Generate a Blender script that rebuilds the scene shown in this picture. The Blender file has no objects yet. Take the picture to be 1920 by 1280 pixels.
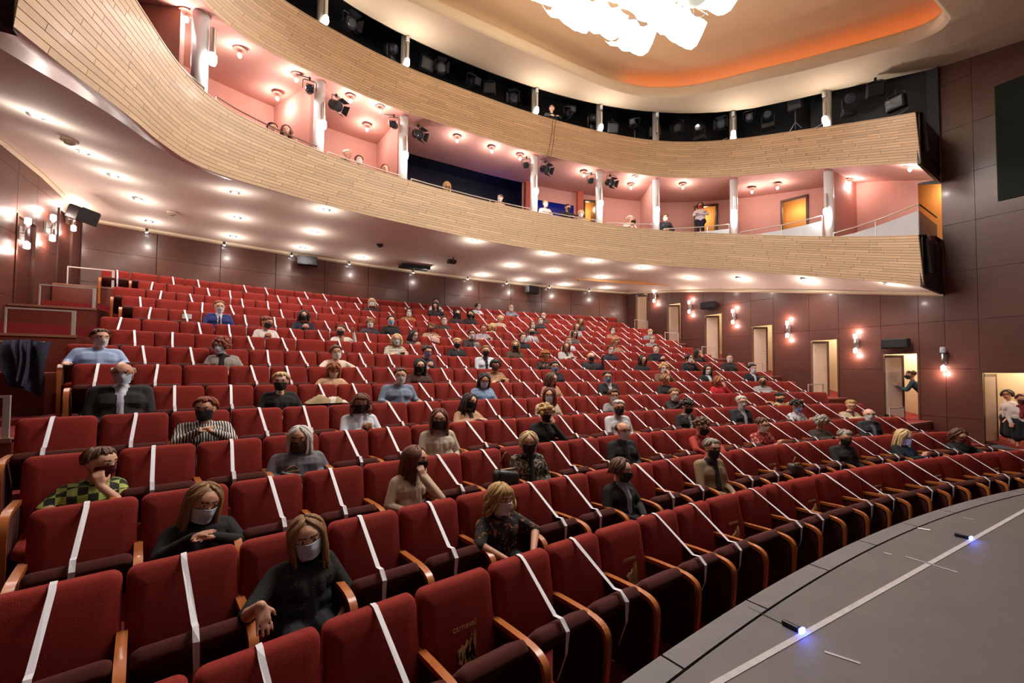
import bpy, bmesh, math, random
import numpy as np
from mathutils import Vector, Matrix
random.seed(11)
rng = np.random.RandomState(5)
SC = bpy.context.scene
COL = SC.collection
PI = math.pi

# ------------------------------------------------------------------ camera
CAM = Vector((-5.361, -0.583, 2.34))
AL, PITCH, ROLL, FPX = 0.515, 0.03409, 0.00815, 791.15
_f = Vector((math.sin(AL)*math.cos(PITCH), math.cos(AL)*math.cos(PITCH), math.sin(PITCH)))
_r0 = Vector((math.cos(AL), -math.sin(AL), 0)); _u0 = _r0.cross(_f)
_r = _r0*math.cos(ROLL)+_u0*math.sin(ROLL); _u = -_r0*math.sin(ROLL)+_u0*math.cos(ROLL)
cd = bpy.data.cameras.new('camera'); cam = bpy.data.objects.new('camera', cd); COL.objects.link(cam)
cam.matrix_world = Matrix(((_r.x, _u.x, -_f.x, CAM.x), (_r.y, _u.y, -_f.y, CAM.y), (_r.z, _u.z, -_f.z, CAM.z), (0, 0, 0, 1)))
cd.sensor_width = 36; cd.lens = FPX*36/1920; cd.shift_y = 0.01536; cd.clip_start = 0.05; cd.clip_end = 200
SC.camera = cam
# ------------------------------------------------------------------ world and exposure
W = bpy.data.worlds.new('world'); SC.world = W; W.use_nodes = True
W.node_tree.nodes['Background'].inputs[0].default_value = (1.0, 0.93, 0.88, 1)
W.node_tree.nodes['Background'].inputs[1].default_value = 0.045
SC.view_settings.view_transform = 'Standard'; SC.view_settings.look = 'None'
SC.view_settings.gamma = 1; SC.view_settings.use_curve_mapping = False
SC.view_settings.exposure = 0.66
SC.cycles.max_bounces = 4; SC.cycles.diffuse_bounces = 3; SC.cycles.glossy_bounces = 2
SC.cycles.transmission_bounces = 4; SC.cycles.sample_clamp_indirect = 4; SC.cycles.caustics_reflective = False
SC.cycles.caustics_refractive = False
SC.cycles.use_denoising = True; SC.cycles.use_adaptive_sampling = True; SC.cycles.adaptive_threshold = .08; SC.cycles.adaptive_min_samples = 12
# light strengths
E_DOWN, E_WASH, E_BOX, E_SCONCE, E_COLUMN, E_CHAND, E_STAGE = 54, 9, 32, 9, 18, 400, 26

def lamp(kind, loc, energy, color, parent=None, size=.05, spot=None, blend=.5, target=None, name='lamp_light'):
    l = bpy.data.lights.new(name, kind); l.energy = energy; l.color = color
    if kind == 'AREA': l.size = size
    else: l.shadow_soft_size = size
    if spot: l.spot_size = spot; l.spot_blend = blend
    o = bpy.data.objects.new(name, l); COL.objects.link(o); o.location = loc
    if target is not None:
        o.rotation_euler = (Vector(target)-Vector(loc)).to_track_quat('-Z', 'Y').to_euler()
    if parent is not None:
        o.parent = parent; o.matrix_parent_inverse = parent_matrix(parent).inverted()
    return o
def parent_matrix(p):
    m = Matrix.LocRotScale(p.location, p.rotation_euler, p.scale)
    if p.parent: return parent_matrix(p.parent) @ p.matrix_parent_inverse @ m
    return m

# unseen fill lights added over the stage house, behind the camera's shoulder
for sx in (-3.0, 4.0):
    lamp('AREA', (sx, -1.5, 8.6), E_STAGE*.5, (1, .95, .93), size=2.2, target=(sx*.6, 2.2, .5), name='stage_fill_light')

# ------------------------------------------------------------------ materials
def lin(c):
    return tuple(((x/255)/12.92 if x/255 <= .04045 else ((x/255+.055)/1.055)**2.4) for x in c)
MATS = {}
def mat(name, c, rough=.6, metal=0., emit=None, es=0., var=0., vscale=8., bump=0., bscale=40., stretch=(1, 1, 1), sheen=0., coat=0., rnd=0., trans=0., spec=None, alpha=1.):
    if name in MATS: return MATS[name]
    m = bpy.data.materials.new(name); m.use_nodes = True; MATS[name] = m
    nt = m.node_tree; N = nt.nodes; L = nt.links; b = N['Principled BSDF']
    col = lin(c)+(1,)
    b.inputs['Base Color'].default_value = col; b.inputs['Roughness'].default_value = rough; b.inputs['Metallic'].default_value = metal
    if spec is not None: b.inputs['Specular IOR Level'].default_value = spec
    if emit: b.inputs['Emission Color'].default_value = lin(emit)+(1,); b.inputs['Emission Strength'].default_value = es
    if sheen: b.inputs['Sheen Weight'].default_value = sheen; b.inputs['Sheen Roughness'].default_value = .45; b.inputs['Sheen Tint'].default_value = tuple(min(1, x*2.2+.004) for x in col[:3])+(1,)
    if coat: b.inputs['Coat Weight'].default_value = coat; b.inputs['Coat Roughness'].default_value = .15
    if trans: b.inputs['Transmission Weight'].default_value = trans
    if alpha < 1: b.inputs['Alpha'].default_value = alpha
    tc = N.new('ShaderNodeTexCoord'); mp = N.new('ShaderNodeMapping'); mp.inputs['Scale'].default_value = stretch
    L.new(tc.outputs['Object'], mp.inputs['Vector'])
    if var or rnd:
        cr = N.new('ShaderNodeMix'); cr.data_type = 'RGBA'
        cr.inputs[6].default_value = tuple(x*(1-var-rnd) for x in col[:3])+(1,); cr.inputs[7].default_value = tuple(min(1, x*(1+var+rnd)) for x in col[:3])+(1,)
        nz = N.new('ShaderNodeTexNoise'); nz.inputs['Scale'].default_value = vscale; nz.inputs['Detail'].default_value = 2
        L.new(mp.outputs[0], nz.inputs['Vector'])
        src = nz.outputs['Fac']
        if rnd:
            oi = N.new('ShaderNodeObjectInfo'); ml = N.new('ShaderNodeMath'); ml.operation = 'MULTIPLY_ADD'
            ml.inputs[1].default_value = rnd/(var+rnd); mm = N.new('ShaderNodeMath'); mm.operation = 'MULTIPLY'; mm.inputs[1].default_value = var/(var+rnd)
            L.new(oi.outputs['Random'], ml.inputs[0]); L.new(nz.outputs['Fac'], mm.inputs[0]); L.new(mm.outputs[0], ml.inputs[2]); src = ml.outputs[0]
        L.new(src, cr.inputs[0]); L.new(cr.outputs[2], b.inputs['Base Color'])
    if bump:
        nb = N.new('ShaderNodeTexNoise'); nb.inputs['Scale'].default_value = bscale; nb.inputs['Detail'].default_value = 1
        L.new(mp.outputs[0], nb.inputs['Vector']); bp = N.new('ShaderNodeBump'); bp.inputs['Strength'].default_value = bump; bp.inputs['Distance'].default_value = .01
        L.new(nb.outputs['Fac'], bp.inputs['Height']); L.new(bp.outputs['Normal'], b.inputs['Normal'])
    return m
def pattern(name, c1, c2, kind, scale=30., rough=.85, thr=.5, c3=None):
    """two-colour cloth prints: stripes, checks, spots"""
    if name in MATS: return MATS[name]
    m = mat(name, c1, rough); nt = m.node_tree; N = nt.nodes; L = nt.links; b = N['Principled BSDF']; tc = N['Texture Coordinate']
    mix = N.new('ShaderNodeMix'); mix.data_type = 'RGBA'; mix.inputs[6].default_value = lin(c1)+(1,); mix.inputs[7].default_value = lin(c2)+(1,)
    if kind == 'stripe':
        w = N.new('ShaderNodeTexWave'); w.inputs['Scale'].default_value = scale; w.inputs['Distortion'].default_value = 2.2; w.inputs['Detail'].default_value = 1
        w.bands_direction = 'X'; f = w.outputs['Fac']
    elif kind == 'hstripe':
        w = N.new('ShaderNodeTexWave'); w.inputs['Scale'].default_value = scale; w.inputs['Distortion'].default_value = .6; w.bands_direction = 'Z'; f = w.outputs['Fac']
    elif kind == 'check':
        w = N.new('ShaderNodeTexChecker'); w.inputs['Scale'].default_value = scale; f = w.outputs['Fac']
    elif kind == 'spark':
        w = N.new('ShaderNodeTexVoronoi'); w.inputs['Scale'].default_value = scale; f = w.outputs['Distance']
    else:
        w = N.new('ShaderNodeTexNoise'); w.inputs['Scale'].default_value = scale; w.inputs['Detail'].default_value = 2; f = w.outputs['Fac']
    L.new(tc.outputs['Object'], w.inputs['Vector'])
    rp = N.new('ShaderNodeMath'); rp.operation = 'LESS_THAN' if kind == 'spark' else 'GREATER_THAN'; rp.inputs[1].default_value = thr
    L.new(f, rp.inputs[0]); L.new(rp.outputs[0], mix.inputs[0]); L.new(mix.outputs[2], b.inputs['Base Color'])
    return m

def panelwood(name, c, rough, var, coat=0., axis=0):
    st = [26, 26, 26]; st[axis] = 1.6
    return mat(name, c, rough, var=var, vscale=1.0, stretch=tuple(st), coat=coat, rnd=.10)
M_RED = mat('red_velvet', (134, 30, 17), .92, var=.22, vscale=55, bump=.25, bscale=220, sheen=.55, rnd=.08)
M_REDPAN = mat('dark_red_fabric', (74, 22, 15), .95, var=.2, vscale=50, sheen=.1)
M_ARM = mat('bentwood_arm', (186, 106, 52), .34, var=.16, vscale=1.2, stretch=(30, 4, 4), coat=.35)
M_TAPE = mat('white_tape', (232, 228, 236), .55)
M_PLANK = mat('maple_plank', (212, 182, 146), .5, var=.12, vscale=1.0, stretch=(4, 4, 50), coat=.05, rnd=.12)
M_GAP = mat('joint_shadow_board', (40, 26, 16), .9)
M_WALL = panelwood('mahogany_veneer', (88, 48, 38), .42, .22, coat=.15, axis=1)
M_WALLB = panelwood('mahogany_veneer_back', (82, 47, 35), .30, .22, coat=.15, axis=0)
M_WALLD = mat('mahogany_joint', (26, 12, 9), .8)
M_SOFFIT = mat('soffit_plaster', (226, 214, 200), .8, var=.03, vscale=3)
M_CEIL = mat('ceiling_plaster', (216, 196, 168), .85, var=.03, vscale=2)
M_DOME = mat('dome_plaster', (214, 178, 140), .85, var=.03, vscale=2)
M_PINK = mat('pink_plaster', (208, 154, 140), .8, var=.04, vscale=5)
M_CREAM = mat('cream_plaster', (238, 214, 176), .8)
M_TRIM = mat('cream_cornice', (214, 198, 168), .6)
M_CARPET = mat('red_carpet', (120, 22, 24), .95, var=.35, vscale=26, bump=.3, bscale=120)
M_STAGE = mat('stage_floor_paint', (90, 84, 82), .55, var=.16, vscale=3.5, bump=.12, bscale=30)
M_STAGE2 = mat('stage_edge_paint', (100, 96, 96), .55, var=.14, vscale=6, bump=.1, bscale=40)
M_BLACK = mat('black_paint', (18, 18, 19), .7)
M_BLK2 = mat('black_metal', (34, 34, 36), .45, metal=.3)
M_GREYM = mat('grey_metal', (120, 120, 122), .35, metal=.8)
M_STEEL = mat('brushed_steel', (196, 194, 192), .3, metal=.9)
M_CHROME = mat('rail_steel', (206, 198, 190), .35, metal=.35)
M_COLUMN = mat('white_column', (222, 222, 226), .35, coat=.2)
M_FROST = mat('frosted_glass', (200, 206, 214), .4, alpha=.75)
M_LAMP = mat('lamp_glow', (255, 246, 236), .5, emit=(255, 240, 226), es=9)
M_LAMPC = mat('downlight_glow', (250, 252, 255), .5, emit=(240, 248, 255), es=26)
for _m in (M_LAMP, M_LAMPC): _m.cycles.emission_sampling = 'NONE'
M_DOORLEAF = mat('door_leaf_beige', (196, 172, 156), .45, var=.05, vscale=4)
M_DOORFR = mat('door_frame_brown', (84, 52, 38), .4, var=.1, vscale=4)
M_WHITE = mat('white_plastic', (232, 230, 226), .5)
M_GOLD = mat('gold_print', (186, 144, 96), .6)
M_EDGE = mat('painted_edge_light', (238, 232, 222), .35)  # white stands in for lamplight along the balcony's lower edge
M_GLASSK = mat('dark_window', (20, 22, 40), .35, spec=.5)
M_BLUEGL = mat('blue_lit_glass', (16, 20, 60), .1, emit=(30, 40, 140), es=.25)

# ------------------------------------------------------------------ mesh helpers
class MB:
    def __init__(s): s.v = []; s.f = []; s.mi = []
    def add(s, v, f, m=0):
        n = len(s.v); s.v += [tuple(p) for p in v]; s.f += [tuple(i+n for i in q) for q in f]; s.mi += [m]*len(f); return s
    def box(s, x0, x1, y0, y1, z0, z1, m=0):
        v = [(x0,y0,z0),(x1,y0,z0),(x1,y1,z0),(x0,y1,z0),(x0,y0,z1),(x1,y0,z1),(x1,y1,z1),(x0,y1,z1)]
        return s.add(v, [(3,2,1,0),(4,5,6,7),(0,1,5,4),(1,2,6,5),(2,3,7,6),(3,0,4,7)], m)
    def tube(s, pts, r, n=8, m=0, cap=True):
        pts = [Vector(p) for p in pts]; rs = r if isinstance(r, (list, tuple)) else [r]*len(pts)
        v = []; up = None
        for i, p in enumerate(pts):
            t = (pts[min(i+1, len(pts)-1)]-pts[max(i-1, 0)])
            t = t.normalized() if t.length > 1e-9 else Vector((0, 0, 1))
            if up is None: up = t.orthogonal().normalized()
            a = (up-t*up.dot(t)); a = a.normalized() if a.length > 1e-6 else t.orthogonal().normalized(); up = a
            b = t.cross(a)
            for k in range(n):
                c = 2*PI*k/n; v.append(p+(a*math.cos(c)+b*math.sin(c))*rs[i])
        f = []
        for i in range(len(pts)-1):
            for k in range(n): f.append((i*n+k, i*n+(k+1)%n, (i+1)*n+(k+1)%n, (i+1)*n+k))
        if cap:
            f.append(tuple(range(n))[::-1]); f.append(tuple((len(pts)-1)*n+k for k in range(n)))
        return s.add(v, f, m)
    def lathe(s, prof, n=16, m=0, o=(0, 0, 0)):
        v = []; f = []
        for r, z in prof:
            for k in range(n): v.append((o[0]+r*math.cos(2*PI*k/n), o[1]+r*math.sin(2*PI*k/n), o[2]+z))
        for i in range(len(prof)-1):
            for k in range(n): f.append((i*n+k, i*n+(k+1)%n, (i+1)*n+(k+1)%n, (i+1)*n+k))
        f.append(tuple(range(n))[::-1]); f.append(tuple((len(prof)-1)*n+k for k in range(n)))
        return s.add(v, f, m)
    def ribbon(s, A, B, m=0):
        n = len(A); return s.add(list(A)+list(B), [(i, i+1, n+i+1, n+i) for i in range(n-1)], m)
    def grid(s, rows, m=0):
        k = len(rows[0]); v = [p for r in rows for p in r]
        return s.add(v, [(i*k+j, i*k+j+1, (i+1)*k+j+1, (i+1)*k+j) for i in range(len(rows)-1) for j in range(k-1)], m)
    def mesh(s, name, mats, smooth=False):
        me = bpy.data.meshes.new(name); me.from_pydata([tuple(p) for p in s.v], [], s.f)
        for mm in (mats if isinstance(mats, (list, tuple)) else [mats]): me.materials.append(mm)
        if any(s.mi): me.polygons.foreach_set('material_index', s.mi)
        if smooth: me.polygons.foreach_set('use_smooth', [True]*len(me.polygons))
        me.update(); return me
def link(name, me, parent=None, loc=(0, 0, 0), rz=0.):
    o = bpy.data.objects.new(name, me); COL.objects.link(o); o.location = loc; o.rotation_euler = (0, 0, rz)
    if parent is not None: o.parent = parent
    return o
def obj(name, mb, mats, parent=None, loc=(0, 0, 0), rz=0., smooth=False):
    return link(name, mb.mesh(name, mats, smooth), parent, loc, rz)
def tag(o, label, cat, group=None):
    o['label'] = label; o['category'] = cat
    if group: o['group'] = group
    return o
def thing(name, label, cat, loc=(0, 0, 0), rz=0., group=None):
    o = bpy.data.objects.new(name, None); COL.objects.link(o); o.location = loc; o.rotation_euler = (0, 0, rz); o.empty_display_size = .1
    return tag(o, label, cat, group)
def struct(o): o['kind'] = 'structure'; return o
def fixnormals(me):
    bm = bmesh.new(); bm.from_mesh(me); bmesh.ops.recalc_face_normals(bm, faces=bm.faces); bm.to_mesh(me); bm.free()
def bevel_box(sx, sy, sz, r=.01, seg=2):
    bm = bmesh.new(); bmesh.ops.create_cube(bm, size=1); bmesh.ops.scale(bm, vec=(sx, sy, sz), verts=bm.verts)
    bmesh.ops.bevel(bm, geom=list(bm.edges), offset=r, segments=seg, affect='EDGES', profile=.5)
    mb = MB(); mb.add([v.co[:] for v in bm.verts], [tuple(x.index for x in f.verts) for f in bm.faces]); bm.free(); return mb
def shifted(mb, d, rotx=0., rz=0.):
    M = Matrix.Translation(Vector(d)) @ Matrix.Rotation(rz, 4, 'Z') @ Matrix.Rotation(rotx, 4, 'X')
    mb.v = [tuple(M @ Vector(p)) for p in mb.v]; return mb
ORD = ['first','second','third','fourth','fifth','sixth','seventh','eighth','ninth','tenth','eleventh','twelfth','thirteenth','fourteenth','fifteenth','sixteenth','seventeenth','eighteenth','nineteenth','twentieth','twenty-first','twenty-second','twenty-third','twenty-fourth','twenty-fifth','twenty-sixth','twenty-seventh','twenty-eighth','twenty-ninth','thirtieth','thirty-first','thirty-second']
def pol(R, ph, z=0.): return Vector((R*math.sin(ph), R*math.cos(ph)-25, z))
def project(p):
    d = Vector(p)-CAM; y = d.dot(_f)
    return (960+FPX*d.dot(_r)/y, 669.5-FPX*d.dot(_u)/y, y) if y > .05 else (9e9, 9e9, y)
# ================================================================== the hall: rows, walls, floor
R1, DR = 27.362, .87953
FLOORS = [0, .226, .427, .655, .890, 1.144, 1.416, 1.701, 1.991, 2.269, 2.589, 2.893, 3.195, 3.517, 3.857]
TH0 = [-.1674, -.1578, -.2139, -.2371, -.2417, -.1939, -.2, -.2046, -.2087, -.2292, -.2022, -.2222, -.2262, -.2155, -.219]
KRANGE = [(-3, 20), (-4, 20), (-1, 23), (0, 25), (0, 26), (-2, 24), (-2, 25), (-2, 26), (-1, 26), (0, 28), (-1, 27), (0, 29), (0, 30), (0, 29), (-1, 30)]
FREE = [0, 1, 0, 0, 2, 1, 0, 1, 1, 1, 1, 1, 0, 1, 0]
PITCH_SEAT = .55
WX = 9.9
def rowR(i): return R1+DR*(i-1)
# stepped floor: treads and risers, clipped at the side walls
def clipx(p): return (max(-WX, min(WX, p[0])), p[1], p[2])
mb = MB(); NA = 60
def arcw(R, z): 
    m = math.asin(WX/R); return [pol(R, -m+2*m*k/NA, z) for k in range(NA+1)]
for i in range(1, 16):
    z = FLOORS[i-1]; ra = 25.6 if i == 1 else rowR(i)-.62; rb = 41.2 if i == 15 else rowR(i+1)-.62
    A = arcw(ra, z); B = arcw(rb, z)
    mb.ribbon(A, B)
    if i > 1:
        zp = FLOORS[i-2]; mb.ribbon(arcw(ra, zp), A)
struct(obj('floor', mb, M_CARPET))

# stage: floor slab, curved edge boards, masking front
def fan(r0, r1, p0, p1, z0, z1, n=10, ygap=None):
    b = MB(); ps = [p0+(p1-p0)*k/n for k in range(n+1)]
    a = [pol(r0, p, z1) for p in ps]; c = [pol(r1, p, z1) for p in ps]; d = [pol(r1, p, z0) for p in ps]; e = [pol(r0, p, z0) for p in ps]
    b.ribbon(a, c); b.ribbon(c, d); b.ribbon(d, e); b.ribbon(e, a); b.add([a[0], c[0], d[0], e[0]], [(0, 1, 2, 3)]); b.add([a[-1], c[-1], d[-1], e[-1]], [(3, 2, 1, 0)])
    return b
mb = MB(); ps = [-.38+.76*k/60 for k in range(61)]
top = [pol(26.145, p, .8) for p in ps]; low = [Vector((p.x, -9., .8)) for p in top]
mb.ribbon(top, low)
stage = struct(obj('floor_stage', mb, M_STAGE)); 
jo = [-.359, -.322, -.284, -.246, -.2088, -.171, -.1328, -.0961, -.0587, -.0226, .0142, .0505, .088, .125, .163, .20, .238, .276, .314, .352]
for a, b in zip(jo[:-1], jo[1:]):
    bb = fan(26.158, 26.29, a+.0003, b-.0003, .70, .803, 8); o = obj('edge_board', bb, M_STAGE2, stage)
mb = MB(); mb.ribbon([pol(26.27, p, 0) for p in ps], [pol(26.27, p, .72) for p in ps]); mb.ribbon([pol(26.27, p, .72) for p in ps], [pol(26.1, p, .78) for p in ps])
struct(obj('wall_stage_front', mb, M_BLACK))
def strip(x0, y0, x1, y1, w, z=.8035):
    d = Vector((x1-x0, y1-y0, 0)).normalized(); n = Vector((-d.y, d.x, 0))*w/2; a = Vector((x0, y0, z)); b = Vector((x1, y1, z))
    t = MB(); t.add([a-n, b-n, b+n, a+n, a-n-Vector((0, 0, .003)), b-n-Vector((0, 0, .003)), b+n-Vector((0, 0, .003)), a+n-Vector((0, 0, .003))], [(0, 1, 2, 3), (0, 4, 5, 1), (1, 5, 6, 2), (2, 6, 7, 3), (3, 7, 4, 0)]); return t
M_LINE = mat('worn_white_line', (178, 172, 174), .6, var=.25, vscale=14)
tag(obj('floor_line', strip(-5.2, .785, 6.5, .765, .035), M_LINE), 'long worn white line running along the grey stage floor', 'line')
tag(obj('tape_mark', strip(.32, 1.14, .36, 1.06, .03), M_WHITE), 'bright white tape scrap near the curved stage edge', 'tape mark')
tag(obj('tape_mark', strip(-.72, 1.05, -.72, 1.0, .02), M_LINE), 'tiny white tape dash left of the far blue light', 'tape mark')
tag(obj('tape_mark', strip(-.66, .93, -.67, .61, .015), M_LINE), 'thin pale cross mark crossing the white stage line', 'tape mark')
tag(obj('tape_mark', strip(1.18, 1.03, 1.19, .95, .02), M_LINE), 'short white tape dash farthest back on the stage', 'tape mark')
tag(obj('tape_mark', strip(-2.66, .64, -2.6, .5, .02), M_LINE), 'pale scuffed tape strip below the near blue light', 'tape mark')
tag(obj('floor_seam', strip(-2.6, 1.11, -2.59, .86, .006), M_BLACK), 'dark seam in the stage floor leading to the near blue light', 'seam')
M_LED = mat('blue_led', (40, 60, 255), .3, emit=(50, 70, 255), es=30)
for nm, x, y in (('near', -2.59, .80), ('far', .37, .79)):
    t = thing('marker_light', f'small black stage marker with blue glowing tip, the {nm} one on the white line', 'marker light', (x, y, .8), group='stage marker lights')
    obj('body', shifted(bevel_box(.035, .10, .03, .008), (0, .05, .016)), M_BLK2, t)
    obj('led', shifted(bevel_box(.05, .02, .032, .008), (0, -.01, .017)), M_LED, t)
    lamp('POINT', (0, -.05, .05), .12, (.2, .3, 1), size=.02).parent = t

# back wall with veneer panels
PHB = .2435
mb = MB(); ps = [-PHB+2*PHB*k/40 for k in range(41)]
mb.ribbon([pol(41.03, p, 3.2) for p in ps], [pol(41.03, p, 6.5) for p in ps])
wb = struct(obj('wall_back', mb, M_WALLD))
for r, (z0, z1) in enumerate(((3.3, 4.66), (4.66, 5.55), (5.55, 6.36))):
    for k in range(13):
        a = -PHB+2*PHB*k/13; b = -PHB+2*PHB*(k+1)/13
        obj('panel', fan(40.985, 41.02, a+.0002, b-.0002, z0+.004, z1-.004, 4), M_WALLB, wb)
# lower soffit, cut between balcony front and walls
PL = np.array([[-6.85,3.259,4.505],[-6.831,3.612,4.587],[-6.829,4.106,4.725],[-6.83,4.795,4.933],[-6.811,5.665,5.171],[-6.74,6.659,5.389],[-6.549,7.692,5.615],[-6.184,8.669,5.878],[-5.646,9.507,6.121],[-4.96,10.164,6.291],[-4.146,10.637,6.392],[-3.219,10.954,6.451],[-2.193,11.149,6.478],[-1.074,11.253,6.472],[.133,11.28,6.449],[1.42,11.222,6.424],[2.758,11.055,6.387],[4.095,10.749,6.323],[5.369,10.284,6.229],[6.513,9.656,6.119],[7.47,8.882,5.99],[8.196,7.999,5.815],[8.67,7.051,5.59],[8.888,6.076,5.331],[8.853,5.112,5.054],[8.571,4.182,4.766],[8.104,3.29,4.474]])
UBZ = np.array([6.19,6.55,6.91,7.27,7.63,7.99,8.35,8.71,9.06,9.355,9.545,9.632,9.678,9.725,9.737,9.702,9.65,9.562,9.432,9.292,9.17,9.05,8.888,8.642,8.305,7.898,7.45])
OUT = np.array([[-9.9,3.3,5.2],[-9.9,4.35,5.425],[-9.9,5.4,5.65],[-9.9,6.45,5.875],[-9.9,7.5,6.1],[-9.9,9.2,6.35],[-9.9,10.9,6.6],[-9.9,12.5,6.62],[-9.9,13.7,6.55],[-9.88,14.8,6.36],[-7.92,15.228,6.356],[-5.957,15.565,6.352],[-3.979,15.806,6.348],[-1.992,15.952,6.344],[0,16,6.34],[1.992,15.952,6.336],[3.979,15.806,6.332],[5.957,15.565,6.328],[7.92,15.228,6.324],[9.88,14.8,6.32],[9.9,12.6,6.06],[9.9,10.99,5.83],[9.9,8.7,5.45],[9.9,7.0,5.15],[9.9,5.4,4.86],[9.9,4.4,4.68],[9.9,3.42,4.49]])
def spline(P, per=6):
    P = np.array(P, float); n = len(P); out = []
    Q = np.vstack([2*P[0]-P[1], P, 2*P[-1]-P[-2]])
    for i in range(n-1):
        p0, p1, p2, p3 = Q[i], Q[i+1], Q[i+2], Q[i+3]
        for k in range(per):
            t = k/per; out.append(.5*((2*p1)+(-p0+p2)*t+(2*p0-5*p1+4*p2-p3)*t*t+(-p0+3*p1-3*p2+p3)*t**3))
    out.append(P[-1]); return np.array(out)
PD = spline(PL); UZ = spline(UBZ[:, None])[:, 0]; ND = len(PD)
_t = np.gradient(PD[:, :2], axis=0); _t /= np.linalg.norm(_t, axis=1)[:, None]
NOUT = np.stack([-_t[:, 1], _t[:, 0]], 1)
OD = np.array([[np.interp(k/6, range(27), OUT[:, c]) for c in range(3)] for k in range(ND)])
def off(d, z, idx=None, zc=None):
    """points at distance d behind the balcony front line, z above its lower edge (or absolute array zc)"""
    idx = range(ND) if idx is None else idx
    return [Vector((PD[i, 0]+NOUT[i, 0]*d, PD[i, 1]+NOUT[i, 1]*d, (PD[i, 2] if zc is None else zc[i])+z)) for i in idx]
mb = MB(); rows = []
for f in (0, .12, .3, .5, .7, .88, 1.0):
    rows.append([Vector(PD[i]*(1-f)+OD[i]*f) for i in range(ND)])
mb.grid(rows)
struct(obj('ceiling_soffit', mb, M_SOFFIT, smooth=True))
# cornice between soffit and walls
mb = MB()
for i in range(ND-1):
    if i < 36 and i > 52: continue
    a, b = Vector(OD[i]), Vector(OD[i+1])
    cx = Vector((0, 3, 0)); ia = (cx-a); ia.z = 0; ia.normalize(); ib = (cx-b); ib.z = 0; ib.normalize()
    mb.add([a, b, b+ib*.10, a+ia*.10, a-Vector((0, 0, .09)), b-Vector((0, 0, .09)), b+ib*.10-Vector((0, 0, .06)), a+ia*.10-Vector((0, 0, .06))], [(4, 5, 6, 7), (7, 6, 2, 3), (0, 4, 7, 3), (1, 2, 6, 5)])
struct(obj('trim_cornice', mb, M_TRIM))

# side walls, built from veneer panels round the doors
DOORS = [(13.42, 14.25, 6.17), (11.58, 12.38, 5.44), (9.66, 10.5, 4.75), (7.75, 8.56, 4.12), (5.8, 6.62, 3.48), (3.93, 4.75, 2.97), (1.55, 2.81, 2.45)]
DH = 1.86
def soffit_z(y, s):
    if s > 0: ys = [3.42, 4.4, 5.4, 7, 8.7, 10.99, 12.6, 14.8]; zs = [4.49, 4.68, 4.86, 5.15, 5.45, 5.83, 6.06, 6.32]
    else: ys = [3.3, 5.4, 7.5, 10.9, 12.5, 13.7, 14.8]; zs = [5.2, 5.65, 6.1, 6.6, 6.62, 6.55, 6.36]
    return float(np.interp(y, ys, zs)) if y > 3.42 else 9.911+.1838*y+.05
def side_wall(s):
    name = 'wall_right' if s > 0 else 'wall_left'
    X = s*WX
    base = MB()
    cuts = sorted({-7., -4.5, -2, 0., 3.42, 14.82} | {y for d in DOORS for y in d[:2]})
    panels = []
    for y0, y1 in zip(cuts[:-1], cuts[1:]):
        d = [q for q in DOORS if abs(q[0]-y0) < 1e-6 and abs(q[1]-y1) < 1e-6]
        zt = [soffit_z(y0+1e-4, s), soffit_z(y1-1e-4, s)]
        spans = [(0., None)]
        if d: spans = [(0., d[0][2]-DH), (d[0][2], None)]
        for a, b in spans:
            lev = [a]; top = min(zt) if b is None else b
            z = math.floor(a/1.25)*1.25+1.25
            while z < top-.25:
                if z > a+.2: lev.append(z)
                z += 1.25
            for k, z0 in enumerate(lev):
                last = k == len(lev)-1
                t0, t1 = ((zt[0], zt[1]) if b is None else (b, b)) if last else (lev[k+1], lev[k+1])
                panels.append((y0, y1, z0, t0, t1))
    for y0, y1, z0, t0, t1 in panels:
        base.add([(X+s*.05, y0, z0), (X+s*.05, y1, z0), (X+s*.05, y1, t1), (X+s*.05, y0, t0)], [(0, 1, 2, 3)])
    w = struct(obj(name, base, M_WALLD))
    for y0, y1, z0, t0, t1 in panels:
        g = .004; p = MB(); xa, xb = X, X+s*.04
        p.add([(xa, y0+g, z0+g), (xa, y1-g, z0+g), (xa, y1-g, t1-g), (xa, y0+g, t0-g), (xb, y0+g, z0+g), (xb, y1-g, z0+g), (xb, y1-g, t1-g), (xb, y0+g, t0-g)],
              [(0, 1, 2, 3), (4, 7, 6, 5), (0, 4, 5, 1), (1, 5, 6, 2), (2, 6, 7, 3), (3, 7, 4, 0)])
        obj('panel', p, M_WALL, w)
    return w
WR = side_wall(1); WLF = side_wall(-1)

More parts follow.
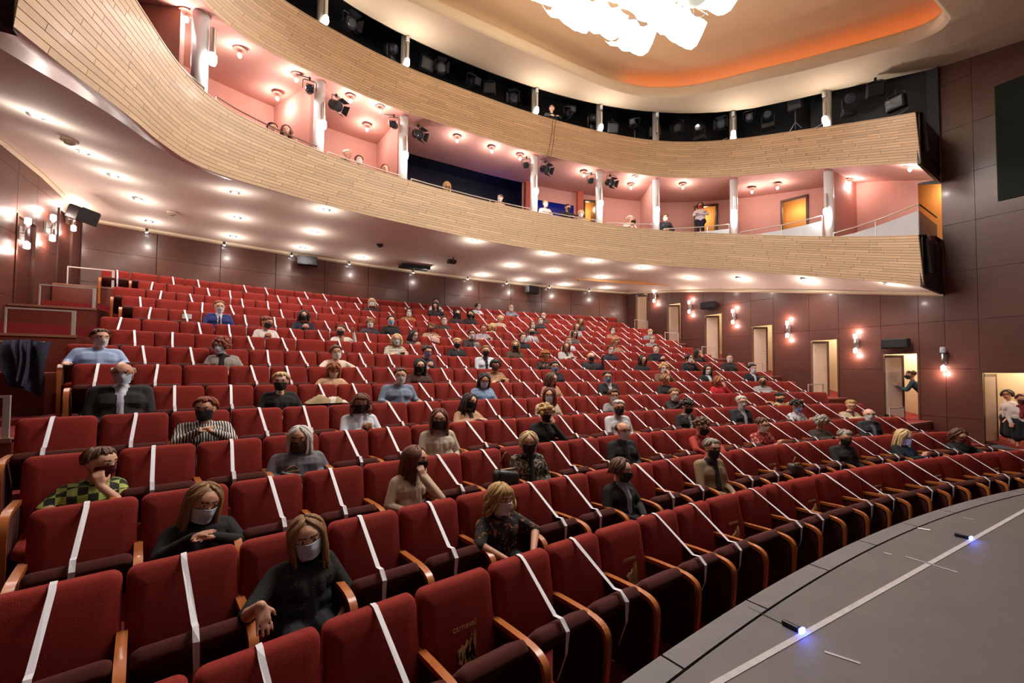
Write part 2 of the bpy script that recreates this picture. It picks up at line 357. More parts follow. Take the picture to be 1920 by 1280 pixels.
# doors: frame, leaf and lit lobby behind the right-hand wall
for k, (y0, y1, zt) in enumerate(DOORS):
    zb = zt-DH
    for s in (1, -1):
        X = s*WX
        if s < 0 and k == 6: continue
        d = struct(obj(f'door_{k+1 if s > 0 else k+11}', (lambda b: (b.box(min(X-s*.02, X+s*.12), max(X-s*.02, X+s*.12), y0, y0+.045, zb, zt), b.box(min(X-s*.02, X+s*.12), max(X-s*.02, X+s*.12), y1-.045, y1, zb, zt), b.box(min(X-s*.02, X+s*.12), max(X-s*.02, X+s*.12), y0+.045, y1-.045, zt-.045, zt))[0])(MB()), M_DOORFR))
        w = y1-y0-.1
        if s > 0:
            # leaf folded back into the lobby, hinged on the jamb farthest from the stage
            an = math.radians(52 if k < 6 else 80); hx, hy = X+.1, y1-.05
            lf = MB(); lf.box(0, .045, -w*(.62 if k < 6 else .45), 0, zb+.02, zt-.07)
            leaf = obj('door_leaf', lf, M_DOORLEAF, d, (hx, hy, 0), an)
            obj('stile', MB().box(-.004, .05, -w*(.62 if k < 6 else .45)-.03, -w*(.62 if k < 6 else .45)+.03, zb+.02, zt-.07), M_DOORFR, leaf)
            obj('top_rail', MB().box(-.004, .05, -w*(.62 if k < 6 else .45)+.03, 0, zt-.14, zt-.07), M_DOORFR, leaf)
            obj('handle', MB().tube([(-.03, -w*.5, zb+.9), (-.05, -w*.5, zb+.9), (-.05, -w*.4, zb+.9)], .01, 6), M_STEEL, leaf)
        else:
            lf = MB(); lf.box(X-.07, X-.03, y0+.05, y1-.05, zb+.01, zt-.05); obj('door_leaf', lf, mat('dark_door', (70, 34, 26), .35, var=.15, vscale=2), d)
# lobby shell behind the right wall
XL = 11.5
ys = [1.0]+[(d[0]+d[1])/2 for d in DOORS[::-1]]+[15.2]; zf = [.45]+[d[2]-DH for d in DOORS[::-1]]+[4.5]
mb = MB(); mb.ribbon([(XL, y, z-.1) for y, z in zip(ys, zf)], [(XL, y, z+3) for y, z in zip(ys, zf)])
mb.add([(WX+.14, 1., .3), (XL, 1., .3), (XL, 1., 3.5), (WX+.14, 1., 3.5)], [(0, 1, 2, 3)])
struct(obj('wall_lobby', mb, M_CREAM))
mb = MB(); mb.ribbon([(WX+.04, y, z) for y, z in zip(ys, zf)], [(XL, y, z) for y, z in zip(ys, zf)]); struct(obj('floor_lobby', mb, M_CARPET))
mb = MB(); mb.ribbon([(WX+.04, y, z+2.4) for y, z in zip(ys, zf)], [(XL, y, z+2.4) for y, z in zip(ys, zf)]); struct(obj('ceiling_lobby', mb, M_CREAM))
for k, (y0, y1, zt) in enumerate(DOORS):
    lamp('POINT', (11.0, (y0+y1)/2-.1, zt+.25), 26 if k != 5 else 45, (1, .86, .68), size=.12, name='lobby_light')

# landings and low guard rails in front of the doors, on both sides
for s in (1, -1):
    side = 'right' if s > 0 else 'left'
    for k, (y0, y1, zt) in enumerate(DOORS[:6]):
        zb = zt-DH; yf = y0-.22; yb = y1+.35 if k else 14.8
        xin = (8.78, 8.60, 8.32, 8.05, 7.62, 7.35)[k]
        xa, xb = sorted((s*xin, s*(WX-.02)))
        lo = FLOORS[0]
        b = struct(obj(f'floor_landing_{side}_{k+1}', MB().box(xa, xb, yf, yb, max(0, zb-1.6), zb), mat('landing_veneer', (112, 52, 40), .4, var=.2, vscale=1., stretch=(1.6, 26, 26))))
        obj('carpet', MB().box(xa+.01, xb-.01, yf+.05, yb-.01, zb, zb+.012), M_CARPET, b)
        obj('nosing', MB().box(xa, xb, yf-.015, yf+.04, zb-.03, zb+.014), M_TRIM if False else mat('landing_nosing', (150, 104, 84), .4), b)
        r = thing('guard_rail', f'low steel guard rail on the {ORD[k]} landing from the back along the {side} wall', 'rail', ((xa+xb)/2, yf+.03, zb), group='landing guard rails')
        hw = .42; r.location.x = s*(xin+.45)
        obj('top_bar', MB().box(-hw, hw, -.012, .012, .415, .44), M_CHROME, r)
        obj('post', MB().box(-hw, -hw+.02, -.012, .012, .01, .415), M_CHROME, r)
        obj('post', MB().box(hw-.05, hw, -.012, .012, .01, .415), M_CHROME, r)
# ================================================================== balconies
FH, LEAN, NROW = 1.2, -.1, 17
UH = 1.22
SARC = np.concatenate([[0], np.cumsum(np.linalg.norm(np.diff(PD[:, :2], axis=0), axis=1))])
SLEN = SARC[-1]
def at_s(s, f, H, zarr, d=0.):
    """point on the inclined balcony front: arc length s, height fraction f, d in front of it towards the hall"""
    i = np.interp(s, SARC, np.arange(ND)); x = np.interp(i, np.arange(ND), PD[:, 0]); y = np.interp(i, np.arange(ND), PD[:, 1]); z = np.interp(i, np.arange(ND), zarr)
    nx = np.interp(i, np.arange(ND), NOUT[:, 0]); ny = np.interp(i, np.arange(ND), NOUT[:, 1])
    o = LEAN*f-d
    return Vector((x+nx*o, y+ny*o, z+H*f))
def balcony_front(name, label, zarr, H, s_from):
    root = thing(name, label, 'balcony front', tuple(PD[ND//2, :2])+(float(zarr[ND//2]),))
    M0 = Matrix.Translation(root.location).inverted()
    ss = np.linspace(0, SLEN, 90)
    b = MB()
    A = [M0 @ at_s(s, 0, H, zarr, -.03) for s in ss]; B = [M0 @ at_s(s, 1, H, zarr, -.03) for s in ss]; C = [M0 @ at_s(s, 1, H, zarr, -.22) for s in ss]; D = [M0 @ at_s(s, 0, H, zarr, -.22)+Vector((0, 0, .3)) for s in ss]
    b.ribbon(A, B); b.ribbon(B, C); b.ribbon(C, D); obj('backing_board', b, M_GAP, root)
    cp = MB(); up = Vector((0, 0, .012))
    q = [[M0 @ at_s(s, 1, H, zarr, .004)+up*.2 for s in ss], [M0 @ at_s(s, 1, H, zarr, .004)+up*2 for s in ss], [M0 @ at_s(s, 1, H, zarr, -.24)+up*2 for s in ss], [M0 @ at_s(s, 1, H, zarr, -.24)-up for s in ss]]
    cp.grid(q); obj('cap_rail', cp, M_PLANK, root)
    pieces = []
    r0 = random.Random(3)
    for r in range(NROW):
        s = 0.
        while s < SLEN-.02:
            ln = r0.uniform(.55, 1.35) if s else r0.uniform(.15, 1.2)
            e = min(SLEN, s+ln)
            if SLEN-e < .15: e = SLEN
            pieces.append((r, s, e)); s = e
    data = []
    for r, s, e in pieces:
        f0, f1 = (r+.05)/NROW, (r+.95)/NROW
        n = max(2, int((e-s)/.22)+1); sl = .022
        fr = []
        for k in range(n+1):
            t = s+.004+(e-s-.008)*k/n
            ta = t+(sl if 0 < e < SLEN and k == n else 0)+(sl if s > 0 and k == 0 else 0)
            fr.append((at_s(t, f0, H, zarr, .0), at_s(min(ta, SLEN), f1, H, zarr, .0), at_s(min(ta, SLEN), f1, H, zarr, -.022), at_s(t, f0, H, zarr, -.022)))
        pm = [project(fr[k][0]) for k in (0, n//2, n)]; pt = project(fr[n//2][1])
        vis = any(-40 < q[0] < 1960 and -40 < q[1] < 1320 for q in pm)
        area = abs(pm[0][0]-pm[-1][0])+abs(pm[0][1]-pm[-1][1]); area *= math.hypot(pt[0]-pm[1][0], pt[1]-pm[1][1]) if vis else 0
        data.append((area if vis else 0, fr))
    data.sort(key=lambda q: -q[0])
    rest = MB()
    for q, (ar, fr) in enumerate(data):
        b = MB() if q < 300 else rest
        v = []; f = []
        for w in fr: v += [M0 @ w[0], M0 @ w[1], M0 @ w[2], M0 @ w[3]]
        for k in range(len(fr)-1):
            o = 4*k
            f += [(o, o+4, o+5, o+1), (o+1, o+5, o+6, o+2), (o+3, o, o+4, o+7)][:3]
        f += [(0, 1, 2, 3), tuple(4*(len(fr)-1)+x for x in (3, 2, 1, 0))]
        b.add(v, f)
        if q < 300: obj('plank', b, M_PLANK, root)
    o = obj('plank_field', rest, M_PLANK, root); o['kind'] = 'stuff'
    return root
balcony_front('balcony_front', 'lower curved balcony front clad in pale horizontal maple planks', PD[:, 2], FH, 0)
balcony_front('balcony_front', 'upper curved balcony front clad in pale maple planks under the lighting gallery', UZ, UH, 0)

# edge strip under the left arm of the lower front, lamplight painted as white
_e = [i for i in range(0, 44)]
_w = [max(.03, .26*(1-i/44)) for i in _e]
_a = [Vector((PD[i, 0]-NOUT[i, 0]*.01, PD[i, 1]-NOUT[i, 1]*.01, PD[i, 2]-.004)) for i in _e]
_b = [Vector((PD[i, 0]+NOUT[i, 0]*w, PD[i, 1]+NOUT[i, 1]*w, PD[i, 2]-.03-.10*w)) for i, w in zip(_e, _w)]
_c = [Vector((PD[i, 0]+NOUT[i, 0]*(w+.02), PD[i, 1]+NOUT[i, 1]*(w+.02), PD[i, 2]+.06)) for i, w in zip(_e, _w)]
_m = MB(); _m.grid([_a, _b, _c]); struct(obj('trim_painted_edge_light', _m, M_EDGE, smooth=True))
# end returns of the fronts, dark veneer, meeting the side walls
M_END = mat('dark_end_veneer', (44, 26, 18), .5, var=.15, vscale=2)
def end_return(j, xw, yw, z0, H, nm):
    p = Vector(PD[j]); q = Vector((xw, yw, 0)); m = MB()
    for sgn in (0,):
        a = Vector((p.x, p.y, z0)); b = Vector((q.x, q.y, z0)); d = Vector((0, .06, 0)); u = Vector((0, 0, H))
        m.add([a, b, b+u, a+u, a+d, b+d, b+u+d, a+u+d], [(0, 1, 2, 3), (4, 7, 6, 5), (0, 4, 5, 1), (1, 5, 6, 2), (2, 6, 7, 3), (3, 7, 4, 0)])
    struct(obj(nm, m, M_END))
end_return(ND-1, 9.9, 3.42, PD[-1, 2]-.02, FH+.02, 'wall_lower_return_right'); end_return(ND-1, 9.9, 3.42, UZ[-1]-.02, UH+.02, 'wall_upper_return_right')
end_return(0, -9.9, 3.3, PD[0, 2]-.02, FH+.02, 'wall_lower_return_left'); end_return(0, -9.9, 3.3, UZ[0]-.02, UH+.02, 'wall_upper_return_left')

# boxes of the lower balcony: floor, pink back wall, pink ceiling
NB_ = NOUT.copy()
for _i in range(ND):
    _w = float(np.interp(_i/6, [20.5, 25], [0, 1])); _q = NOUT[_i]*(1-_w)+np.array([1., .06])*_w; NB_[_i] = _q/np.linalg.norm(_q)
BD = np.array([np.interp(k/6, [0, 20, 22.5, 24, 26], [2.3, 2.3, 2.2, 2.0, 1.75]) for k in range(ND)])
def offv(dv, z, zc): return [Vector((PD[i, 0]+NB_[i, 0]*dv[i], PD[i, 1]+NB_[i, 1]*dv[i], zc[i]+z)) for i in range(ND)]
BOXF = .42
mb = MB(); mb.grid([offv(BD*0+.2, BOXF, PD[:, 2]), offv(BD*.62, BOXF, PD[:, 2]), offv(BD*.62, 1.4, PD[:, 2]), offv(BD*1.35, 1.4, PD[:, 2])]); struct(obj('floor_boxes', mb, mat('box_carpet', (96, 30, 30), .95)))
mb = MB(); mb.grid([offv(BD*0+.0, 0., UZ), offv(BD*0+.35, .03, UZ), offv(BD, .05, UZ)]); struct(obj('ceiling_boxes', mb, M_PINK, smooth=True))
def jpt(j, d, zc, z=0.):
    k = j*6; return Vector((np.interp(k, range(ND), PD[:, 0])+np.interp(k, range(ND), NB_[:, 0])*d, np.interp(k, range(ND), PD[:, 1])+np.interp(k, range(ND), NB_[:, 1])*d, np.interp(k, range(ND), zc)+z))
COLJ = [6.58, 9.71, 11.99, 15.58, 17.35, 18.88, 20.93, 23.42]
# openings in the back wall: control booth (dark), window, doors
OPEN = [(12.2, 15.85, 'booth'), (16.15, 17.2, 'window'), (17.45, 17.8, 'door'), (20.1, 20.6, 'door'), (21.8, 22.35, 'door'), (25.35, 26.0, 'exit')]
mb = MB()
edges = [0]+[e for o in OPEN for e in o[:2]]+[26]
lam = lambda j: float(np.interp(j*6, range(ND), BD))
def wallseg(m, ja, jb, z0f, z1f, extra=0.):
    js = np.linspace(ja, jb, max(2, int((jb-ja)*3)+1))
    m.ribbon([jpt(j, lam(j)+extra, PD[:, 2], z0f(j)) for j in js], [jpt(j, lam(j)+extra, PD[:, 2], z1f(j)) for j in js])
zfl = lambda j: BOXF
zcl = lambda j: float(np.interp(j*6, range(ND), UZ)-np.interp(j*6, range(ND), PD[:, 2]))+.06
DHB = 1.62; DOORZ = 1.42
for a, b in zip(edges[:-1], edges[1:]):
    kind = [o for o in OPEN if o[0] == a and o[1] == b]
    if not kind: wallseg(mb, a, b, zfl, zcl)
    elif kind[0][2] in ('door', 'exit'): wallseg(mb, a, b, lambda j: DOORZ+DHB, zcl); wallseg(mb, a, b, zfl, lambda j: DOORZ)
    elif kind[0][2] == 'window': wallseg(mb, a, b, lambda j: 2.75, zcl); wallseg(mb, a, b, zfl, lambda j: 1.1)
struct(obj('wall_boxes', mb, M_PINK))
mb = MB(); wallseg(mb, 12.1, 15.9, lambda j: 0, lambda j: zcl(j)+.1, .9)
jb_ = np.linspace(12.1, 15.9, 12)
for zz in (0., 1.): mb.ribbon([jpt(j, lam(j)-.05, PD[:, 2], BOXF if zz == 0 else zcl(j)+.05) for j in jb_], [jpt(j, lam(j)+.95, PD[:, 2], BOXF if zz == 0 else zcl(j)+.05) for j in jb_])
for j in (12.1, 15.9): mb.add([jpt(j, lam(j)-.05, PD[:, 2], BOXF), jpt(j, lam(j)+.95, PD[:, 2], BOXF), jpt(j, lam(j)+.95, PD[:, 2], zcl(j)+.06), jpt(j, lam(j)-.05, PD[:, 2], zcl(j)+.06)], [(0, 1, 2, 3)])
struct(obj('wall_booth', mb, M_GLASSK))
mb = MB(); wallseg(mb, 16.05, 17.3, lambda j: 0.9, lambda j: 2.95, .25); struct(obj('window_1', mb, M_BLUEGL))
M_ORANGE = mat('orange_lobby_paint', (236, 170, 96), .8)
mb = MB(); wallseg(mb, 17.35, 26, lambda j: 0., lambda j: zcl(j)+.1, .9); struct(obj('wall_upper_lobby', mb, M_ORANGE))
for a, b, kd in OPEN:
    c = (a+b)/2; p = jpt(c, lam(c)+.5, PD[:, 2], 2.9)
    if kd in ('door', 'exit'): lamp('POINT', p, 11, (1, .72, .42), size=.1, name='box_lobby_light')
    if kd == 'booth':
        lamp('POINT', jpt(15.1, lam(14)+.45, PD[:, 2], 1.75), 16, (.12, .16, 1), size=.2, name='booth_blue_light')
    if kd == 'window': lamp('POINT', jpt(c, lam(c)+.1, PD[:, 2], 1.6), 1.4, (.25, .3, 1), size=.1, name='booth_blue_light')
n_d = 0
for a, b, kd in OPEN:
    if kd != 'door': continue
    n_d += 1
    pa, pb = jpt(a, lam(a), PD[:, 2], DOORZ), jpt(b, lam(b), PD[:, 2], DOORZ); t = (pb-pa); L_ = t.length; rz = math.atan2(t.y, t.x)
    d = struct(obj(f'door_{20+n_d}', MB().box(0, .06, -.06, .05, 0, DHB).box(L_-.06, L_, -.06, .05, 0, DHB).box(.06, L_-.06, -.06, .05, DHB-.06, DHB), M_DOORFR, None, pa, rz))
    obj('door_leaf', MB().box(0, .04, 0, .55, .02, DHB-.08), M_DOORFR, d, (L_-.08, .05, 0))
# partitions between the boxes
for n, j in enumerate(COLJ):
    if n in (3, 4): continue
    m = MB(); a = jpt(j, .55, PD[:, 2]); b = jpt(j, lam(j), PD[:, 2]); w = Vector((_t[int(j*6), 0], _t[int(j*6), 1], 0))*.06
    h = zcl(j); z0 = Vector((0, 0, BOXF)); z1 = Vector((0, 0, h))
    m.add([a-w+z0, b-w+z0, b+w+z0, a+w+z0, a-w+z1, b-w+z1, b+w+z1, a+w+z1], [(3, 2, 1, 0), (4, 5, 6, 7), (0, 1, 5, 4), (1, 2, 6, 5), (2, 3, 7, 6), (3, 0, 4, 7)])
    struct(obj(f'wall_partition_{n+1}', m, M_PINK))
for n, (j, w_) in enumerate(((16.0, .3), (17.33, .24))):
    m = MB(); p = jpt(j, lam(j)-.1, PD[:, 2], BOXF); m.box(-w_/2, w_/2, -.12, .12, 0, zcl(j)-BOXF)
    struct(obj(f'wall_pillar_{n+1}', m, mat('orange_pier', (188, 96, 70), .7), None, p, math.atan2(_t[int(j*6), 1], _t[int(j*6), 0])))
# framed notices on two partitions
for n, (j, lab) in enumerate(((6.62, 'small white framed notice on the pink partition beside the leftmost box column'), (9.74, 'small white framed notice on the pink partition by the second box column'))):
    p = jpt(j, 1.15, PD[:, 2], 1.75); t = Vector((NOUT[int(j*6), 0], NOUT[int(j*6), 1], 0)); rz = math.atan2(t.y, t.x)
    fr = thing('framed_notice', lab, 'frame', p, rz, 'framed notices in the boxes')
    y = .085
    obj('frame', MB().box(-.17, .17, y-.02, y, -.02, .0).box(-.17, .17, y-.02, y, .38, .40).box(-.17, -.15, y-.02, y, 0, .38).box(.15, .17, y-.02, y, 0, .38), M_WHITE, fr)
    obj('sheet', MB().box(-.15, .15, y-.018, y-.008, 0, .38), mat('notice_paper', (214, 170, 158), .8), fr)

# columns with cylinder lamps, one shaft through both levels
CEILZ = lambda y: 9.911+.1838*y
colname = ['leftmost', 'second from the left', 'left of the dark control booth', 'right of the dark control booth', 'beside the orange lobby door', 'fifth from the stage on the right arm', 'beside the standing usher', 'nearest the stage on the right arm']
def glow_lamp(parent, M0, pos, inward, lit=True, e=E_COLUMN):
    b = MB(); o = M0 @ pos
    b.tube([o+Vector((0, 0, .18)), o+Vector((0, 0, .62))], .045, 10); obj('lamp_body', b, M_STEEL, parent)
    if lit:
        g = MB(); g.lathe([(.03, .19), (.065, .15), (.07, .05), (.05, -.02), (.015, -.04)], 12, 0, o); obj('lamp_glow', g, M_LAMP, parent, smooth=True)
        l = lamp('POINT', pos+Vector((inward.x*.12, inward.y*.12, -.05)), e, (1, .93, .88), size=.06)
for n, j in enumerate(COLJ):
    p = jpt(j, .26, PD[:, 2], BOXF); inw = -Vector((NOUT[int(j*6), 0], NOUT[int(j*6), 1], 0))
    t = thing('column', f'round white column of the balcony boxes, {colname[n]}', 'column', p, group='balcony columns')
    M0 = Matrix.Translation(-p)
    top = CEILZ(p.y)-p.z
    uz = np.interp(j*6, range(ND), UZ)
    obj('shaft', MB().tube([(0, 0, 0), (0, 0, uz-p.z+.1)], .125, 20), M_COLUMN, t, smooth=True)
    obj('upper_shaft', MB().tube([(0, 0, uz-p.z+.1), (0, 0, top+.02)], .115, 20), mat('grey_column', (178, 176, 174), .35, metal=.3), t, smooth=True)
    obj('collar', MB().tube([(0, 0, uz-p.z-.02), (0, 0, uz-p.z+.02)], .15, 20), M_PINK, t)
    glow_lamp(t, M0, p+inw*.2+Vector((0, 0, 1.5)), inw, True, E_COLUMN)
    glow_lamp(t, M0, Vector((p.x, p.y, uz+UH+.22))+inw*.19, inw, n not in (5, 0), E_COLUMN*1.5)
    obj('lamp_cup', MB().tube([(inw.x*.19, inw.y*.19, top-.22), (inw.x*.19, inw.y*.19, top-.08)], .05, 10), M_WHITE, t)

# rails on top of the box fronts, level within each box; frosted screens close the wedge on the right arm
BOXES = [(3.4, 6.4), (6.75, 9.55), (9.85, 11.85), (12.15, 15.4), (15.75, 17.2), (17.5, 18.75), (19.05, 20.8), (21.1, 23.3), (23.6, 25.9)]
rname = ['leftmost box', 'box left of the second column', 'box with two spectators', 'dark control booth', 'blue-lit booth window', 'box with the seated photographer', 'box with the standing usher', 'second right box from the stage', 'stage-end box on the right']
for n, (a, b) in enumerate(BOXES):
    js = np.linspace(a, b, max(3, int((b-a)*2)+1))
    tz = [float(np.interp(j*6, range(ND), PD[:, 2]))+FH for j in js]
    level = n >= 5
    rz_ = [max(tz)+.14]*len(js) if level else [z+.17 for z in tz]
    if n in (0, 1): rz_ = [z+.20 for z in tz]
    base = jpt((a+b)/2, .1, PD[:, 2], FH)
    r = thing('box_rail', f'thin steel handrail along the front of the {rname[n]}', 'rail', base, group='handrails of the balcony boxes')
    pts = [jpt(j, .08, PD[:, 2]) for j in js]; pts = [Vector((q.x, q.y, z))-base for q, z in zip(pts, rz_)]
    obj('top_bar', MB().tube(pts, .016, 6), M_CHROME if n != 1 and n != 0 else mat('dark_handrail', (110, 78, 66), .35), r)
    if not level: obj('lower_bar', MB().tube([q-Vector((0, 0, .085)) for q in pts], .009, 6), M_CHROME, r)
    for q, z in list(zip(pts, tz))[::2]+[(pts[-1], tz[-1])]:
        obj('post', MB().tube([(q.x, q.y, z-base.z-.02), tuple(q)], .011, 6), M_CHROME, r)
    if level:
        A = [Vector((q.x, q.y, z-base.z+.0)) for q, z in zip(pts, tz)]; B = [Vector((q.x, q.y, max(z-base.z+.01, q.z-.16))) for q, z in zip(pts, tz)]
        e = Vector((NOUT[int(a*6), 0], NOUT[int(a*6), 1], 0))*.012; m = MB(); m.ribbon(A, B); m.ribbon([x+e for x in A], [x+e for x in B]); obj('frosted_screen', m, M_FROST, r)
    if n == 8:
        ea = pts[-1]; eb = Vector((9.85, 3.5, ea.z+base.z))-base
        obj('return_bar', MB().tube([ea, eb], .016, 6), mat('dark_handrail', (110, 78, 66), .35), r)
        obj('return_screen', MB().add([ea-Vector((0, 0, .16)), eb-Vector((0, 0, .2)), eb-Vector((0, 0, .72)), Vector((ea.x, ea.y, tz[-1]-base.z))], [(0, 1, 2, 3)]), M_FROST, r)

# pendant downlights in the box ceilings
BL = [[-6.82,8.45,8.55],[-7.38,9.74,8.82],[-6.12,9.69,9.0],[-5.43,11.64,9.43],[-5.04,10.55,9.39],[-3.75,11.06,9.59],[-2.95,11.21,9.65],[-3.09,12.33,9.65],[-.48,11.67,9.73],[.74,11.67,9.72],[1.76,11.56,9.69],[4.23,11.21,9.56],[6.16,10.82,9.39],[5.81,10.24,9.39],[7.47,9.56,9.22],[9.46,8.2,8.99],[9.66,7.43,8.89],[10.36,5.61,8.5],[8.64,3.65,7.7]]
for n, p in enumerate(BL):
    t = thing('box_downlight', f'small pendant lamp with bright halo in the pink box ceiling, {ORD[n]} from the left', 'lamp', p, group='pendant lamps in the boxes')
    obj('canopy', MB().lathe([(.13, .0), (.12, -.018), (.04, -.022)], 14), mat('lamp_canopy', (150, 92, 80), .5), t)
    obj('stem', MB().tube([(0, 0, -.02), (0, 0, -.09)], .01, 6), M_STEEL, t)
    obj('bulb', MB().lathe([(.012, -.08), (.036, -.11), (.04, -.14), (.025, -.175), (.006, -.185)], 10), M_LAMP, t, smooth=True)
    l = lamp('POINT', (0, 0, -.22), E_BOX*.45, (1, .86, .80), size=.04); l.parent = t

# lighting gallery above the upper front
mb = MB()
gz = np.array([CEILZ(p[1])+.6 for p in PD])
mb.ribbon(offv(BD*0+1.7, .2, UZ), offv(BD*0+1.7, .3, gz)); struct(obj('wall_gallery', mb, M_BLACK))
mb = MB(); mb.ribbon(offv(BD*0+.2, .3, UZ), offv(BD*0+1.75, .3, UZ)); struct(obj('floor_gallery', mb, M_BLACK))
gin = offv(BD*0+.12, .3, gz)
for _i in range(132, ND):
    _w = (_i-132)/(ND-1-132); gin[_i].x = float(np.interp(_w, [0, .25, .5, .75, 1], [8.8, 9.05, 9.35, 9.65, 9.9])); gin[_i].y = float(np.interp(_w, [0, .25, .5, .75, 1], [7.05, 6.2, 5.3, 4.4, 3.5])); gin[_i].z = CEILZ(gin[_i].y)+.9
mb = MB(); mb.ribbon(gin, offv(BD*0+1.75, .3, gz)); mb.ribbon([p-Vector((0, 0, .9)) for p in gin], gin); struct(obj('ceiling_gallery', mb, M_BLACK))
mb = MB().add([(9.95, 3.4, 8.9), (9.95, 6.5, 9.7), (9.95, 6.5, 11.8), (9.95, 3.4, 11.8)], [(0, 1, 2, 3)]); struct(obj('wall_gallery_end', mb, M_BLACK))

# main ceiling with rounded opening, lip and raised dome
half = [(0, 9.78), (2.7, 9.80), (4.2, 9.72), (5.35, 9.35), (6.25, 8.55), (6.75, 7.6), (7.12, 6.6), (7.57, 5.45), (7.92, 4.35), (8.18, 3.45), (8.14, 2.95), (7.85, 2.68), (7.3, 2.6), (3.6, 2.6)]
loop = half+[(0, 2.6)]+[(-x, y) for x, y in half[1:][::-1]]
def smoothloop(L, per=5):
    n = len(L); out = []
    for i in range(n):
        p0, p1, p2, p3 = [np.array(L[(i+k-1) % n], float) for k in range(4)]
        for k in range(per):
            t = k/per; out.append(.5*((2*p1)+(-p0+p2)*t+(2*p0-5*p1+4*p2-p3)*t*t+(-p0+3*p1-3*p2+p3)*t**3))
    return out
RIM = smoothloop(loop); CEN = np.array([0, 6.4])
outer = [(-9.9, -9), (-9.9, 3.3)]+[tuple(PD[i, :2]+NOUT[i]*.12) for i in range(0, 132, 3)]+[(9.0, 6.3), (9.3, 5.3), (9.6, 4.4), (9.9, 3.45), (9.9, -9)]
bm = bmesh.new()
def addloop(L):
    vs = [bm.verts.new((x, y, CEILZ(y))) for x, y in L]
    for a, b in zip(vs, vs[1:]+vs[:1]): bm.edges.new((a, b))
addloop(outer); addloop([tuple(p) for p in RIM])
bmesh.ops.triangle_fill(bm, use_beauty=True, edges=list(bm.edges))
me = bpy.data.meshes.new('ceiling'); bm.to_mesh(me); bm.free(); me.materials.append(M_CEIL); struct(link('ceiling', me))
def ring(d, dz):
    out = []
    n = len(RIM)
    for i in range(n):
        p = RIM[i]; t = RIM[(i+1) % n]-RIM[i-1]; t = t/np.linalg.norm(t); nn = np.array([-t[1], t[0]])
        if nn @ (p-CEN) < 0: nn = -nn
        q = p+nn*d; out.append(Vector((q[0], q[1], CEILZ(q[1])+dz)))
    return out+[out[0]]
mb = MB(); mb.grid([ring(0, 0), ring(-.05, .03), ring(-.09, .10), ring(-.10, .25), ring(-.08, .32), ring(.05, .34)]); struct(obj('trim_ceiling_lip', mb, M_CEIL, smooth=True))
mb = MB(); D0 = ring(.42, .30); D1 = ring(.38, .60); D2 = ring(.12, .76); D3 = ring(-1.2, .92)
mb.grid([ring(.05, .30), D0, D1, D2, D3]); c = Vector((0, 6.4, CEILZ(6.4)+1.05)); n0 = len(D3)
mb.add(D3+[c], [(i, i+1, n0) for i in range(n0-1)])
struct(obj('ceiling_dome', mb, M_DOME, smooth=True))
# amber cove tubes hidden behind the lip
M_COVE = mat('amber_cove_tube', (255, 170, 90), .5, emit=(255, 138, 44), es=4)
cv = ring(.24, .38); best = sorted(range(len(cv)-1), key=lambda i: (cv[i]-Vector((7.0, 6.6, 11))).length)
seg = [i for i in range(len(cv)-1) if cv[i].x > 4.6 and cv[i].y > 2.75]
for q, ch in enumerate([seg[k:k+7] for k in range(0, len(seg)-1, 6)]):
    if len(ch) > 1: tag(obj('cove_tube', MB().tube([cv[i] for i in ch], .022, 6), M_COVE), f'amber glowing light tube in the ceiling cove, {ORD[q]} from the back', 'cove light', 'amber cove tubes')
# ================================================================== lamps and equipment
DL = [[-8.28,7.61,5.81],[-8.37,9.55,6.16],[-8.31,10.89,6.3],[-8.25,12.41,6.36],[-8.39,14.19,6.35],[-6.18,10.32,6.2],[-6.28,12.64,6.36],[-6.51,14.6,6.36],[-4.28,10.92,6.39],[-4.39,12.98,6.41],[-4.6,14.82,6.37],[-2.71,15.04,6.37],[-.32,15.16,6.36],[.04,11.4,6.45],[2.44,13.26,6.38],[2.66,11.25,6.39],[4.18,13.03,6.34],[4.44,10.95,6.31],[6.38,12.69,6.28],[6.3,10.39,6.19],[2.13,15.18,6.35],[3.99,15.06,6.34],[6.11,14.86,6.33],[8.12,14.36,6.31],[8.37,10.06,5.99],[8.85,8.35,5.7],[9.08,6.35,5.32],[8.68,4.15,4.74]]
me_ring = MB().lathe([(.10, .01), (.10, -.008), (.075, -.012), (.06, .0)], 16).mesh('downlight_ring', M_STEEL)
me_lens = MB().lathe([(.045, -.004), (.04, -.014), (.015, -.02)], 12).mesh('downlight_lens', M_LAMPC)
for n, p in enumerate(sorted(DL)):
    t = thing('soffit_downlight', f'recessed bright downlight in the balcony underside, {ORD[n]} counting from the left wall', 'downlight', p, group='downlights under the lower balcony')
    link('trim_ring', me_ring, t); link('lens', me_lens, t)
    l = lamp('SPOT', (0, 0, -.05), E_DOWN, (1, .90, .82), size=.03, spot=math.radians(150), blend=.9); l.parent = t
    l = lamp('POINT', (0, 0, -.32), E_DOWN*.17, (1, .90, .82), size=.03); l.parent = t  # extra point added below the lens to brighten the soffit around it
WL = [[-8.58,14.89,6.19],[-6.78,15.23,6.17],[-4.9,15.51,6.17],[-3.02,15.69,6.18],[-.61,15.8,6.2],[1.71,15.76,6.14],[3.52,15.65,6.18],[5.64,15.41,6.17],[7.71,15.06,6.18]]
